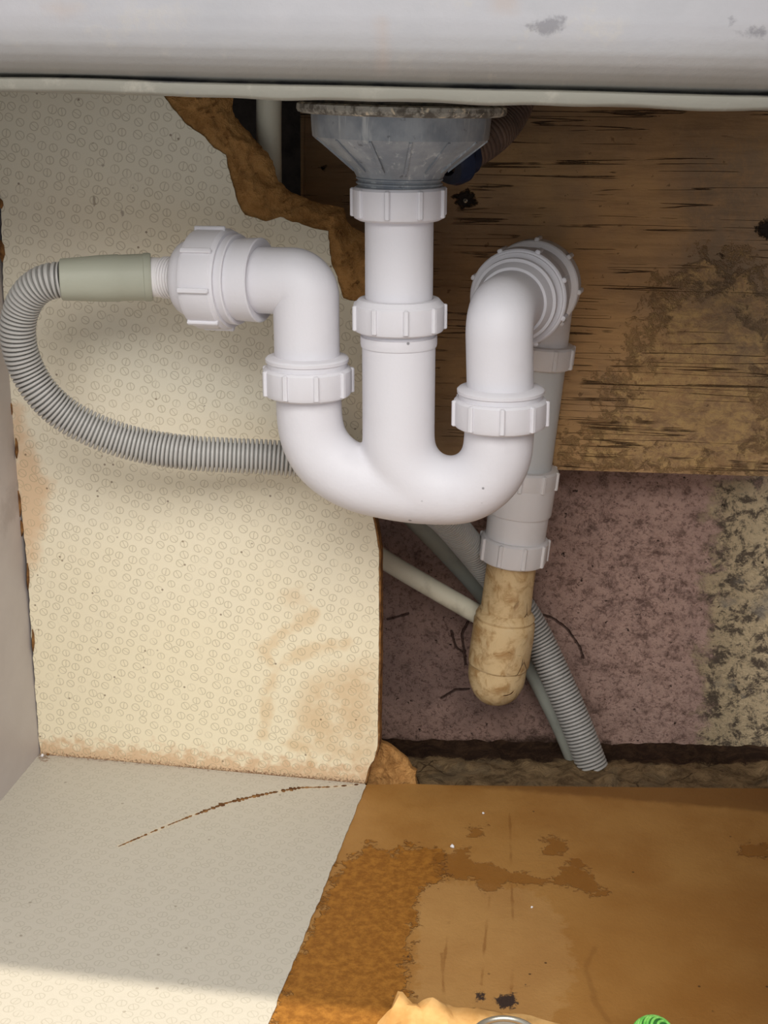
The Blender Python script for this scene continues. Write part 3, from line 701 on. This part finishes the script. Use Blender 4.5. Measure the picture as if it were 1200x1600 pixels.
# ------------------------------------------------------------------ nuts
def nut(name, M, Rr, h, r_in, parent, n=9, phase=0.3, flip=False, mat=None, chamf=0.0025, label=None):
    """hollow coupling nut along +z of M, from z=0 to z=h; Rr over the lugs"""
    bm = bmesh.new(); Rb = Rr * 0.945; c = chamf
    pf = [(r_in, 0), (Rb - c * 1.5, 0), (Rb - c * 0.4, c * 0.6), (Rb, c * 1.6), (Rb, h - c * 0.7), (Rb - c * 0.5, h - c * 0.1), (Rb - c, h), (r_in, h)]
    if flip: pf = [(r, h - z) for r, z in pf][::-1]
    lathe(bm, M, pf, 72)
    for k in range(n):
        a = 2 * math.pi * k / n + phase
        m = M @ Matrix.Rotation(a, 4, 'Z') @ Matrix.Translation((Rb - 0.0004, 0, h * (0.53 if not flip else 0.47)))
        bevbox(bm, m, (Rr - Rb) * 2 + 0.0008, 0.0034, h * 0.86, 0.0007)
    return obj(name, bm, mat or WHITE, parent, 35, label)

TY = 0.912                                       # plane of the trap
def zf(px, py, Y0, r): d = ray(px, py); q = CAM + d * ((Y0 - r) / (d.y + SL * d.x)); return q.z   # height of a front edge
cx = on(623.5, 420, TY).x; CY = TY - SL * cx
def cpt(z): return Vector((cx, CY, z))
z_nt, z_nb = zf(624, 297, TY, 0.030), zf(624, 351, TY, 0.030)
z_mt, z_mb = zf(624, 484, TY, 0.030), zf(624, 531, TY, 0.030)
trap = thing('drain_trap', 'white plastic drain trap with three branches hanging under the sink', 'drain trap', cpt(on(690, 820, TY).z))
r_in = 0.0219; r_out = 0.0243
bm = bmesh.new(); sweep(bm, [cpt(z_mt - 0.012), cpt(z_mt + 0.01), cpt(z_nt - 0.004)], r_in, 56); obj('inlet_tube', bm, WHITE, trap)
nut('nut', frame(cpt(z_nb), UZ), 0.0313, z_nt - z_nb, 0.015, trap, 9, R(-15))
nut('nut', frame(cpt(z_mb), UZ), 0.0313, z_mt - z_mb, r_in + 0.0003, trap, 9, R(8), flip=False, chamf=0.002)
bm = bmesh.new(); lathe(bm, frame(cpt(z_mt - 0.0003), UZ), [(r_in + 0.0003, 0), (0.0285, 0), (0.0262, 0.0028), (r_in + 0.0003, 0.0030)], 56); obj('shoulder', bm, WHITE, trap)
# body: centre tube, right bend and the swept left branch grown together
lx = on(481, 600, TY); rx = on(777, 650, TY)
zl_t = zf(481, 588, TY, 0.031); zl_b = zf(481, 635, TY, 0.031)
zr_t = zf(780, 638, TY, 0.031); zr_b = zf(780, 686, TY, 0.031)
def legp(px, py): return on(px, py, TY)
bm = bmesh.new()
cen = [cpt(z_mb + 0.003), cpt(on(623, 600, TY).z)]
c0 = on(623.5, 700, TY); c0.x = cx
rleg = on(779.5, 668, TY)
bR = (rleg.x - cx) / 2
zb = on(700, 690, TY).z
U_path = [cpt(z_mb + 0.003), cpt((z_mb + zb) / 2), cpt(zb)]
for k in range(1, 25):
    a = math.pi * k / 24; q = cx + bR - bR * math.cos(a)
    U_path.append(Vector((q, TY - SL * q, zb - bR * 1.03 * math.sin(a))))
U_path.append(Vector((U_path[-1].x + 0.0006, U_path[-1].y, zr_b + 0.004)))
nU = len(U_path)
def rU(i): 
    t = i / (nU - 1)
    return r_out * (1 - min(1, max(0, (t - 0.2) / 0.35)) * 0.045)
sweep(bm, U_path, [rU(i) for i in range(nU)], 48)
LB = [legp(482, 612), legp(483.5, 650), legp(489, 682), legp(504, 710), legp(530, 733), legp(566, 750), legp(610, 760), legp(650, 765.5), legp(690, 767.5)]
LB[0] = Vector((LB[0].x, LB[0].y, zl_b + 0.005))
LBc = catmull(LB, 6); sweep(bm, LBc, [0.0222 + 0.0008 * i / len(LBc) for i in range(len(LBc))], 48)
tmp = bpy.data.meshes.new('tmp'); bm.to_mesh(tmp); bm.free(); to = bpy.data.objects.new('tmp', tmp); COL.objects.link(to)
md = to.modifiers.new('r', 'REMESH'); md.mode = 'VOXEL'; md.voxel_size = 0.0011; md.use_smooth_shade = True
md = to.modifiers.new('s', 'SMOOTH'); md.factor = 0.5; md.iterations = 110
dg = bpy.context.evaluated_depsgraph_get(); dg.update(); em = bpy.data.meshes.new_from_object(to.evaluated_get(dg))
bm = bmesh.new(); bm.from_mesh(em); bpy.data.objects.remove(to)
obj('trap_body', bm, WHITE, trap, 0)
bm = bmesh.new(); zz = on(623, 541, TY).z; lathe(bm, frame(cpt(zz), UZ), [(r_out - 0.003, 0), (r_out + 0.0004, 0.0002), (r_out + 0.0008, 0.002), (r_out + 0.0008, 0.007), (r_out - 0.003, 0.008)], 56); obj('socket_rim', bm, WHITE, trap)
# left leg
lp = legp(480.5, 600); lX = lp.x; lY = lp.y
def lpt(z, d=0): return Vector((lX, lY, z))
nut('nut', frame(lpt(zl_b), UZ), 0.0312, zl_t - zl_b, 0.020, trap, 9, R(14))
bm = bmesh.new(); zc = zf(481, 579, TY, 0.028)
lathe(bm, frame(lpt(zl_t - 0.002), UZ), [(0.0200, 0), (0.0265, 0), (0.0268, zc - zl_t + 0.0022), (0.0200, zc - zl_t + 0.003)], 56)
lathe(bm, frame(lpt(zc), UZ), [(0.0200, 0), (0.0268, 0), (0.0276, 0.0006), (0.0277, 0.0026), (0.0268, 0.0036), (0.0235, 0.0046), (0.0200, 0.005)], 56)
obj('collar', bm, WHITE, trap)
el = legp(481, 440); corner = Vector((lX, lY, el.z)); e_dir = (legp(300, 439) + WX * 0.012 - corner).normalized()
arm = lambda t: corner + e_dir * t
def dist_of(px, r=0.0):
    px = px + 600 * r
    lo_, hi_ = -0.02, 0.4
    for _ in range(40):
        md_ = (lo_ + hi_) / 2; q = arm(md_) - CAM; xx = 600 + F * q.x / (q.y * CP - q.z * SP)
        if xx > px: lo_ = md_
        else: hi_ = md_
    return lo_
bm = bmesh.new(); sweep(bm, fillet([lpt(zl_t - 0.004), corner, arm(dist_of(372))], 0.0095, 18), 0.0217, 56); obj('elbow', bm, WHITE, trap)
big = dist_of(329)                                # right face of the large nut at its front
MA = frame(corner, e_dir)
bm = bmesh.new()
lathe(bm, MA, [(0.0212, dist_of(393, max(0.0212, 0.0136))), (0.0268, dist_of(393, max(0.0268, 0.0136))), (0.0276, dist_of(391, max(0.0276, 0.0136))), (0.0272, dist_of(372, max(0.0272, 0.0136))), (0.0268, dist_of(358, max(0.0268, 0.0136))), (0.0292, dist_of(357, max(0.0292, 0.0136))), (0.0298, dist_of(355, max(0.0298, 0.0136))), (0.0294, dist_of(345, max(0.0294, 0.0136))), (0.0318, dist_of(344, max(0.0318, 0.0136))), (0.0322, dist_of(338, max(0.0322, 0.0136))), (0.0212, dist_of(337, max(0.0212, 0.0136)))], 64)
obj('flange', bm, WHITE, trap)
nut('large_nut', frame(arm(dist_of(341, 0.034)), e_dir), 0.0352, dist_of(286, 0.034) - dist_of(341, 0.034), 0.02, trap, 8, R(40), flip=True, chamf=0.0032)
bm = bmesh.new(); lathe(bm, MA, [(0.011, dist_of(290, max(0.011, 0.0136))), (0.0262, dist_of(290, max(0.0262, 0.0136))), (0.0258, dist_of(282, max(0.0258, 0.0136))), (0.0236, dist_of(274, max(0.0236, 0.0136))), (0.0215, dist_of(271, max(0.0215, 0.0136))), (0.011, dist_of(270, max(0.011, 0.0136)))], 56); obj('nozzle_cap', bm, WHITE, trap)
bm = bmesh.new(); pf = [(0.0095, dist_of(274, max(0.0095, 0.0136))), (0.0136, dist_of(274, max(0.0136, 0.0136)))]; t = dist_of(268, 0.0136)
for k in range(5): pf += [(0.0141, t), (0.0141, t + 0.0009), (0.0130, t + 0.0012), (0.0130, t + 0.0019)]; t += 0.0021
pf += [(0.0133, t), (0.0133, dist_of(212, max(0.0133, 0.0136))), (0.0095, dist_of(212, max(0.0095, 0.0136)))]
lathe(bm, MA, pf, 48); obj('threaded_nozzle', bm, OFFWHITE, trap)
# right leg and elbow
rp = legp(780, 640); rX, rY = U_path[-1].x, U_path[-1].y
def rpt(z): return Vector((rX, rY, z))
nut('nut', frame(rpt(zr_b), UZ), 0.0322, zr_t - zr_b, 0.020, trap, 9, R(-2))
bm = bmesh.new(); zc = zf(780, 629, TY, 0.028)
lathe(bm, frame(rpt(zr_t - 0.002), UZ), [(0.0200, 0), (0.0272, 0), (0.0275, zc - zr_t + 0.0022), (0.0200, zc - zr_t + 0.003)], 56)
lathe(bm, frame(rpt(zc), UZ), [(0.0200, 0), (0.0274, 0), (0.0284, 0.0006), (0.0285, 0.0026), (0.0274, 0.0036), (0.0235, 0.0046), (0.0200, 0.005)], 56)
obj('collar', bm, WHITE, trap)
leg_top = on(787.5, 486, TY - 0.002)
nA = at(809, 466, 0.957); nB = at(833, 449, 1.013)
adir = (nB - nA); adir.z = 0; adir.normalize()
# corner where the leg line meets the arm line
t = (leg_top.y - nA.y) / adir.y; rcorner = nA + adir * t; rcorner.z = nA.z
bm = bmesh.new(); sweep(bm, fillet([rpt(zr_t - 0.004), rcorner, rcorner + adir * 0.05], 0.0150, 18), 0.0217, 56); obj('elbow', bm, WHITE, trap)
MR = frame(rcorner, adir, UZ); dA = (nA - rcorner).length; dB = (nB - rcorner).length
bm = bmesh.new(); lathe(bm, MR, [(0.0205, dA - 0.021), (0.0235, dA - 0.021), (0.0247, dA - 0.018), (0.0262, dA - 0.013), (0.0282, dA - 0.012), (0.0285, dA - 0.008), (0.0262, dA - 0.0075), (0.0262, dA - 0.003), (0.0310, dA - 0.0028), (0.0312, dA + 0.002), (0.0205, dA + 0.002)], 72); obj('flange', bm, WHITE, trap)
nut('large_nut', frame(rcorner + adir * (dA - 0.001), adir, UZ), 0.0352, 0.017, 0.0292, trap, 8, R(22), flip=True, chamf=0.0018)

# ------------------------------------------------------------------ rear waste pipe
RY0 = 1.098
def RP(px, py): return on(px, py, RY0)
top = RP(846, 530); bot = RP(776, 1060)
ax = (bot - top).normalized()
def rl(py):                                      # point of the down pipe's axis seen at height py
    lo_, hi_ = -0.2, 1.2
    for _ in range(40):
        md_ = (lo_ + hi_) / 2; p = top.lerp(bot, md_); q = p - CAM; yy = 800 - F * (q.y * SP + q.z * CP) / (q.y * CP - q.z * SP)
        if yy < py: lo_ = md_
        else: hi_ = md_
    return top.lerp(bot, lo_)
def rf(py, r): return rl(py) - ax * 0 if False else rl(py - r / RY0 * (py - 115) * 0.98)   # axis point whose front edge shows at py
rear = thing('waste_pipe', 'grey and white waste pipe with three nuts behind the trap, against the wall', 'waste pipe', rl(900))
c2 = rl(452); 
bm = bmesh.new(); e0 = rcorner + adir * (dB + 0.0); sweep(bm, fillet([e0 - adir * 0.012, c2 if False else Vector((c2.x, c2.y, e0.z)), rf(575, 0.028)], 0.0235, 16), 0.0212, 56); obj('elbow', bm, OFFWHITE, rear)
nut('large_nut', frame(rcorner + adir * (dB - 0.006), adir, UZ), 0.0352, 0.017, 0.0212, rear, 8, R(4), flip=True, chamf=0.0018, mat=OFFWHITE)
bm = bmesh.new(); lathe(bm, MR, [(0.0205, dA + 0.010), (0.0285, dA + 0.0105), (0.029, dA + 0.02), (0.0285, dB - 0.006), (0.0205, dB - 0.006)], 64); obj('socket', bm, OFFWHITE, rear)
def rnut(py0, py1, Rr, ph):
    a = rf(py0, Rr); b = rf(py1, Rr); nut('nut', frame(b, a - b), Rr, (a - b).length, 0.019, rear, 9, ph, mat=OFFWHITE)
rnut(546, 584, rad(57, rl(560)), R(20)); rnut(744, 777, rad(56.5, rl(755)), R(30)); rnut(857, 897, rad(56, rl(875)), R(12))
bm = bmesh.new(); sweep(bm, [rf(575, 0.02), rl(660), rf(755, 0.02)], rad(42.5, rl(660)), 48); obj('grey_pipe', bm, PIPE_GREY, rear, label='pale grey straight pipe')
bm = bmesh.new(); Mx = frame(rl(735), ax, Vector((0, -1, 0)))
L = lambda py, r=0.025: (rf(py, r) - rl(735)).dot(ax)
k1 = rad(52, rl(800)); k2 = rad(47.5, rl(840))
lathe(bm, Mx, [(0.015, L(765)), (k1, L(765)), (k1 * 0.985, L(812)), (k1 * 0.97, L(815)), (k2, L(816)), (k2 * 0.985, L(860)), (0.015, L(860))], 56); obj('coupling', bm, OFFWHITE, rear)
bm = bmesh.new(); sweep(bm, [rl(730) , rl(736)], k1 * 0.93, 48); obj('gasket', bm, RUBBER, rear)
# old clay spigot
clay = thing('clay_spigot', 'rusty tan painted pipe end with wide collar and domed bottom', 'pipe', rl(1100))
pp_ = rad(38.5, rl(930)); pc = rad(48, rl(1020))
cf = lambda a, z: 1 + 0.012 * math.sin(3 * a + z * 90) + 0.008 * math.sin(7 * a + z * 300)
bm = bmesh.new(); lathe(bm, Mx, [(0.012, L(888)), (pp_, L(888)), (pp_ * 1.0, L(930)), (pp_ * 1.02, L(968)), (pp_ * 1.06, L(978)), (0.012, L(980))], 56, fn=cf); obj('pipe', bm, CLAY, clay)
bm = bmesh.new(); Z = L(1060, 0.022)
pf = [(0.01, L(970)), (pp_ * 1.02, L(970)), (pc * 0.90, L(975)), (pc * 0.96, L(981)), (pc * 0.93, L(985)), (pc * 0.99, L(990)), (pc, L(1010)), (pc, L(1050)), (pc * 0.995, L(1056)), (pc * 0.95, L(1059)), (0.01, L(1060))]
lathe(bm, Mx, pf, 64, fn=cf); obj('collar', bm, CLAY, clay)
bm = bmesh.new(); zd = L(1054); pf = []
for k in range(13):
    a = R(90) * k / 12; pf.append((max(1e-4, pc * 0.945 * math.cos(a) ** 0.8 if k < 12 else 1e-4), zd + 0.008 + 0.030 * math.sin(a)))
lathe(bm, Mx, [(pc * 0.945, zd)] + pf, 56, close=False, fn=cf); obj('domed_end', bm, CLAY, clay)

# ------------------------------------------------------------------ hoses and smooth pipes
def corrugated(path, rr, pitch, depth_, name, mat, parent=None, seg=32, closed=True):
    fine = resample(path, pitch / 8); n = len(fine); rad_ = []
    shape = [0.97, 1.0, 1.0, 1.0, 0.97, 0.75, 0.0, 0.0]
    for i in range(n):
        t = i / (n - 1); r = rr[0] + (rr[1] - rr[0]) * t
        rad_.append(r - depth_ * (1 - shape[i % 8]))
    bm = bmesh.new(); sweep(bm, fine, rad_, seg); return obj(name, bm, mat, parent, 60)
hs = [(97, 437, .950), (80, 439, .950), (62, 446, .951), (45, 461, .953), (33, 484, .956), (28, 512, .958), (31, 545, .960), (44, 581, .962), (66, 615, .963), (98, 645, .965), (140, 669, .967), (190, 688, .969), (240, 700, .970), (300, 708, .970), (360, 711.5, .972), (430, 715, .974), (500, 722, .976), (570, 738, .980), (630, 765, 1.005), (690, 806, 1.05), (735, 856, 1.09), (775, 905, 1.110), (812, 948, 1.112), (842, 1000, 1.108), (870, 1060, 1.098), (900, 1130, 1.087), (930, 1210, 1.076), (950, 1262, 1.07)]
hp = catmull([at(a, b, y + (0 if b > 722 and a > 500 else 0)) for a, b, y in hs], 14)
hose = thing('drain_hose', 'grey corrugated drain hose looping round the left and down behind', 'hose', hp[0])
corrugated(hp, (0.0122, 0.0134), 0.0031, 0.0036, 'corrugated_tube', HOSE, hose)
cA = arm(dist_of(226, 0.0145)); cB = at(95, 437, .950); dv = (cB - cA); Lc = dv.length; Mc = frame(cA, dv)
bm = bmesh.new(); lathe(bm, Mc, [(0.0120, -0.001), (0.0158, -0.001), (0.0164, 0.0006), (0.0164, 0.0035), (0.0158, 0.0042), (0.0156, 0.02), (0.0160, 0.021), (0.0157, Lc * 0.55), (0.0146, Lc * 0.8), (0.0139, Lc * 0.99), (0.0130, Lc), (0.0120, Lc)], 56, fn=lambda a, z: 1 + 0.008 * math.sin(2 * a + z * 60)); obj('cuff', bm, CUFF, hose, label='smooth greenish grey rubber cuff')
def pipe(name, pts, r, mat, label, cat='pipe', n=10):
    bm = bmesh.new(); P = catmull([at(*p) for p in pts], n); sweep(bm, P, r, 32); return tag(plain(name, bm, mat), label, cat)
pipe('upright_pipe', [(421, 120, 1.046), (420, 190, 1.052), (421, 270, 1.068), (425, 420, 1.13), (470, 600, 1.135)], 0.0091, CREAM, 'cream upright pipe seen through the torn hole under the sink')
pipe('slanting_pipe', [(470, 790, 1.13), (595, 871, 1.118), (670, 916, 1.112), (750, 962, 1.108)], 0.0082, CREAM, 'cream slanting pipe running from the panel edge to the rusty pipe')
pipe('smooth_pipe', [(560, 720, 1.13), (640, 801, 1.128), (700, 862, 1.134), (762, 932, 1.139), (815, 1010, 1.133), (850, 1075, 1.117), (884, 1145, 1.105), (922, 1240, 1.09)], 0.0096, DULL_GREY, 'dull grey smooth pipe curving down alongside the corrugated hose')

# ------------------------------------------------------------------ sink waste
wz = zof(163, TY - 0.064); wc = Vector((on(626, 200, TY).x, 0, 0)); wc.y = TY - SL * wc.x
wt = thing('sink_waste', 'cloudy grey plastic strainer waste under the sink, above the white trap', 'sink waste', Vector((wc.x, wc.y, z_nt)))
tilt = Vector((0.022, 0, 1)).normalized()
base_z = z_nt - 0.002
MW = frame(Vector((cx, wc.y, base_z)), tilt)
LZ = lambda py, r: zf(626, py, TY, r) - base_z
fn_r = lambda a, z: 1 + 0.006 * math.sin(a * 9) + 0.005 * math.sin(a * 23 + 1)
bm = bmesh.new(); zt = LZ(165, 0.064); zb2 = LZ(184, 0.064)
lathe(bm, MW, [(0.030, zb2 + 0.001), (0.0615, zb2), (0.0645, zb2 + 0.001), (0.0655, zb2 + 0.003), (0.0652, zt - 0.001), (0.063, zt), (0.030, zt)], 96, fn=fn_r); obj('flange', bm, SCUM, wt)
bm = bmesh.new(); lathe(bm, MW, [(0.030, zt - 0.0005), (0.0600, zt - 0.0005), (0.0612, zt + 0.0022), (0.0590, zt + 0.0052), (0.030, zt + 0.0052)], 96, fn=lambda a, z: 1 + 0.02 * noise.noise(Vector((math.cos(a) * 6, math.sin(a) * 6, z * 300)))); obj('sealing_putty', bm, PUTTY, wt)
bm = bmesh.new()
def facet(a, z): 
    return 1 + 0.012 * (abs(math.sin(a * 7)) ** 6)
lathe(bm, MW, [(0.02, LZ(282, 0.026)), (0.0268, LZ(282, 0.026)), (0.0285, LZ(274, 0.028)), (0.0325, LZ(264, 0.033)), (0.0425, LZ(245, 0.042)), (0.0525, LZ(226, 0.052)), (0.0546, LZ(221, 0.053)), (0.0552, LZ(205, 0.054)), (0.0556, LZ(186, 0.055)), (0.0556, zb2 + 0.001), (0.02, zb2 + 0.001)], 112, fn=facet); obj('strainer_body', bm, WASTE, wt, 25)
for k in range(14):
    a = 2 * math.pi * k / 14 + 0.1; bm = bmesh.new()
    r0, z0, r1, z1 = 0.0295, LZ(272, 0.028), 0.0535, LZ(224, 0.052)
    m = MW @ Matrix.Rotation(a, 4, 'Z'); q = [(r0, z0), (r1, z1), (r1 - 0.001, z1 + 0.004), (r0 - 0.001, z0 + 0.004)]; off = 0.0011
    f0 = [bm.verts.new(m @ Vector((r + off, -0.0009, z))) for r, z in q]; f1 = [bm.verts.new(m @ Vector((r + off, 0.0009, z))) for r, z in q]
    bm.faces.new(f0); bm.faces.new(f1[::-1])
    for i in range(4): bm.faces.new((f0[i], f0[(i + 1) % 4], f1[(i + 1) % 4], f1[i]))
    obj('rib', bm, WASTE, wt, 30)
bm = bmesh.new(); pf = [(0.018, 0)]; z = 0.0
while z < LZ(280, 0.026): pf += [(0.0262, z), (0.0275, z + 0.0009), (0.0275, z + 0.0016), (0.0262, z + 0.0024)]; z += 0.0028
pf += [(0.018, z)]; lathe(bm, MW, pf, 64); obj('threaded_neck', bm, WASTE, wt)
# overflow outlet: navy cone behind the strainer
oc = at(714, 236, 0.962); od = (at(800, 190, 0.99) - oc)
bm = bmesh.new(); lathe(bm, frame(oc - od * 0.25, od), [(0.012, 0), (0.0180, 0), (0.0205, 0.004), (0.0210, 0.010), (0.0180, 0.013), (0.0185, 0.018), (0.012, 0.018)], 48); obj('overflow_outlet', bm, NAVY, wt, label='navy blue outlet behind the strainer')
ohp = catmull([at(700, 252, .962), at(730, 236, .968), at(760, 216, .976), at(783, 195, .990), at(800, 168, 1.0), at(812, 135, 1.01), at(818, 100, 1.015)], 14)
bm = None
o = corrugated(ohp, (0.0135, 0.0135), 0.0030, 0.0012, 'overflow_hose', BROWN_HOSE)
tag(o, 'brown corrugated overflow hose rising behind the grey sink waste', 'hose')
# hanging pale nail in the knot hole, right of the top nut
kc = BP.hit(728, 313); kp = BP.w(kc, 0.0015)
bm = bmesh.new(); lathe(bm, frame(kp, BP.N), [(0.0004, -0.004), (0.0008, -0.004), (0.0008, 0.001), (0.0017, 0.0014), (0.0017, 0.0020), (0.0004, 0.0026)], 16)
o = plain('nail', bm, STEEL); tag(o, 'nail head in the black knot right of the top nut', 'nail')

# ------------------------------------------------------------------ odds and ends at the front of the floor
pol = [(575, 1660), (590, 1600), (606, 1592), (614, 1580), (640, 1578), (672, 1580), (700, 1576), (760, 1582), (830, 1590), (880, 1604), (900, 1660)]
q3 = roughen([Vector(FLOOR.hit(*p)) for p in pol], 0.0012, 0.005, 2)
pk = [(FLOOR.hit(622, 1588), 0.0165, 0.0085), (FLOOR.hit(673, 1592), 0.0135, 0.0095), (FLOOR.hit(645, 1600), 0.010, 0.012), (FLOOR.hit(735, 1600), 0.004, 0.02)]
def prel(P):
    h = np.zeros(len(P))
    for (c, hh, s) in pk:
        d = np.linalg.norm((P - np.array(c)) * np.array([[1, 0.8]]), axis=1); h = np.maximum(h, hh * np.clip(1 - d / (s * 1.6), 0, 1) ** 0.9)
    ed = np.clip(-sdf(P, [tuple(p) for p in q3]) / 0.004, 0, 1)
    rr = np.array([noise.ridged_multi_fractal(Vector((x * 55, y * 55, 1)), 0.9, 2, 3, 1, 2) for x, y in P]) - 1
    return 0.0014 + (h + rr * 0.0026) * ed
o = sheet('torn_paper', [tuple(p) for p in q3][::-1], FLOOR.O, FLOOR.U, FLOOR.V, FLOOR.N, -0.0003, PAPER, 0.003, relief=prel, smooth=25)
tag(o, 'crumpled torn tan paper sticking up at the front of the floor', 'paper scrap')
bm = bmesh.new(); rc = fl(790, 1637, 0.004); ringp = [rc + Vector((0.0195 * math.cos(a), 0.0195 * math.sin(a), 0.005)) for a in [2 * math.pi * k / 40 for k in range(41)]]
sweep(bm, ringp, 0.0018, 12, cap=False); bmesh.ops.remove_doubles(bm, verts=bm.verts, dist=1e-5)
lathe(bm, frame(rc, UZ), [(0.0165, -0.0015), (0.0185, -0.0015), (0.0205, 0.003), (0.0190, 0.005), (0.0165, 0.0)], 40)
o = plain('metal_ring', bm, STEEL); tag(o, 'dull metal ring lying by the torn paper at the bottom edge', 'ring')
gc = fl(1018, 1655, 0.0) + Vector((0, 0, 0.0135)); bm = bmesh.new()
bmesh.ops.create_uvsphere(bm, u_segments=24, v_segments=16, radius=0.0125, matrix=Matrix.Translation(gc))
g_root = thing('green_scourer', 'green wound cord ball at the bottom edge of the floor', 'cord ball', gc - Vector((0, 0, 0.0135)))
obj('core', bm, DKGREEN, g_root)
bm = bmesh.new()
for k in range(13):
    tl = Matrix.Rotation(R(35), 3, 'Y') @ Matrix.Rotation(R(20), 3, 'X'); h = -0.0115 + 0.0019 * k + random.uniform(-0.0003, 0.0003); rr = math.sqrt(max(0.0125 ** 2 - h * h, 1e-8))
    P = [gc + tl @ Vector((rr * math.cos(a), rr * math.sin(a), h)) for a in [2 * math.pi * j / 28 for j in range(29)]]
    sweep(bm, P, 0.00085, 8, cap=False)
obj('cord', bm, GREEN, g_root)['kind'] = 'stuff'
# crumbs
for (px, py, s, lab, mt) in [(707, 1325, 0.0016, 'larger white crumb on the dark damp stain', OFFWHITE), (755, 1272, 0.0009, 'tiny white crumb near the back of the brown floor', OFFWHITE), (831, 1419, 0.0009, 'tiny pale crumb in the middle of the brown floor', OFFWHITE), (66, 1184, 0.0016, 'pale crumb in the left back corner of the floor', OFFWHITE), (75, 1182, 0.0012, 'brown crumb in the left back corner of the floor', EDGE_BROWN)]:
    bm = bmesh.new(); p = fl(px, py); bmesh.ops.create_icosphere(bm, subdivisions=1, radius=s, matrix=Matrix.Translation(p + Vector((0, 0, s * 0.6 + (0.0012 if px < 300 else 0.0004)))))
    for v in bm.verts: v.co += Vector((random.uniform(-1, 1), random.uniform(-1, 1), random.uniform(-.5, .3))) * s * 0.4
    o = plain('crumb', bm, mt, smooth=0); tag(o, lab, 'crumb')
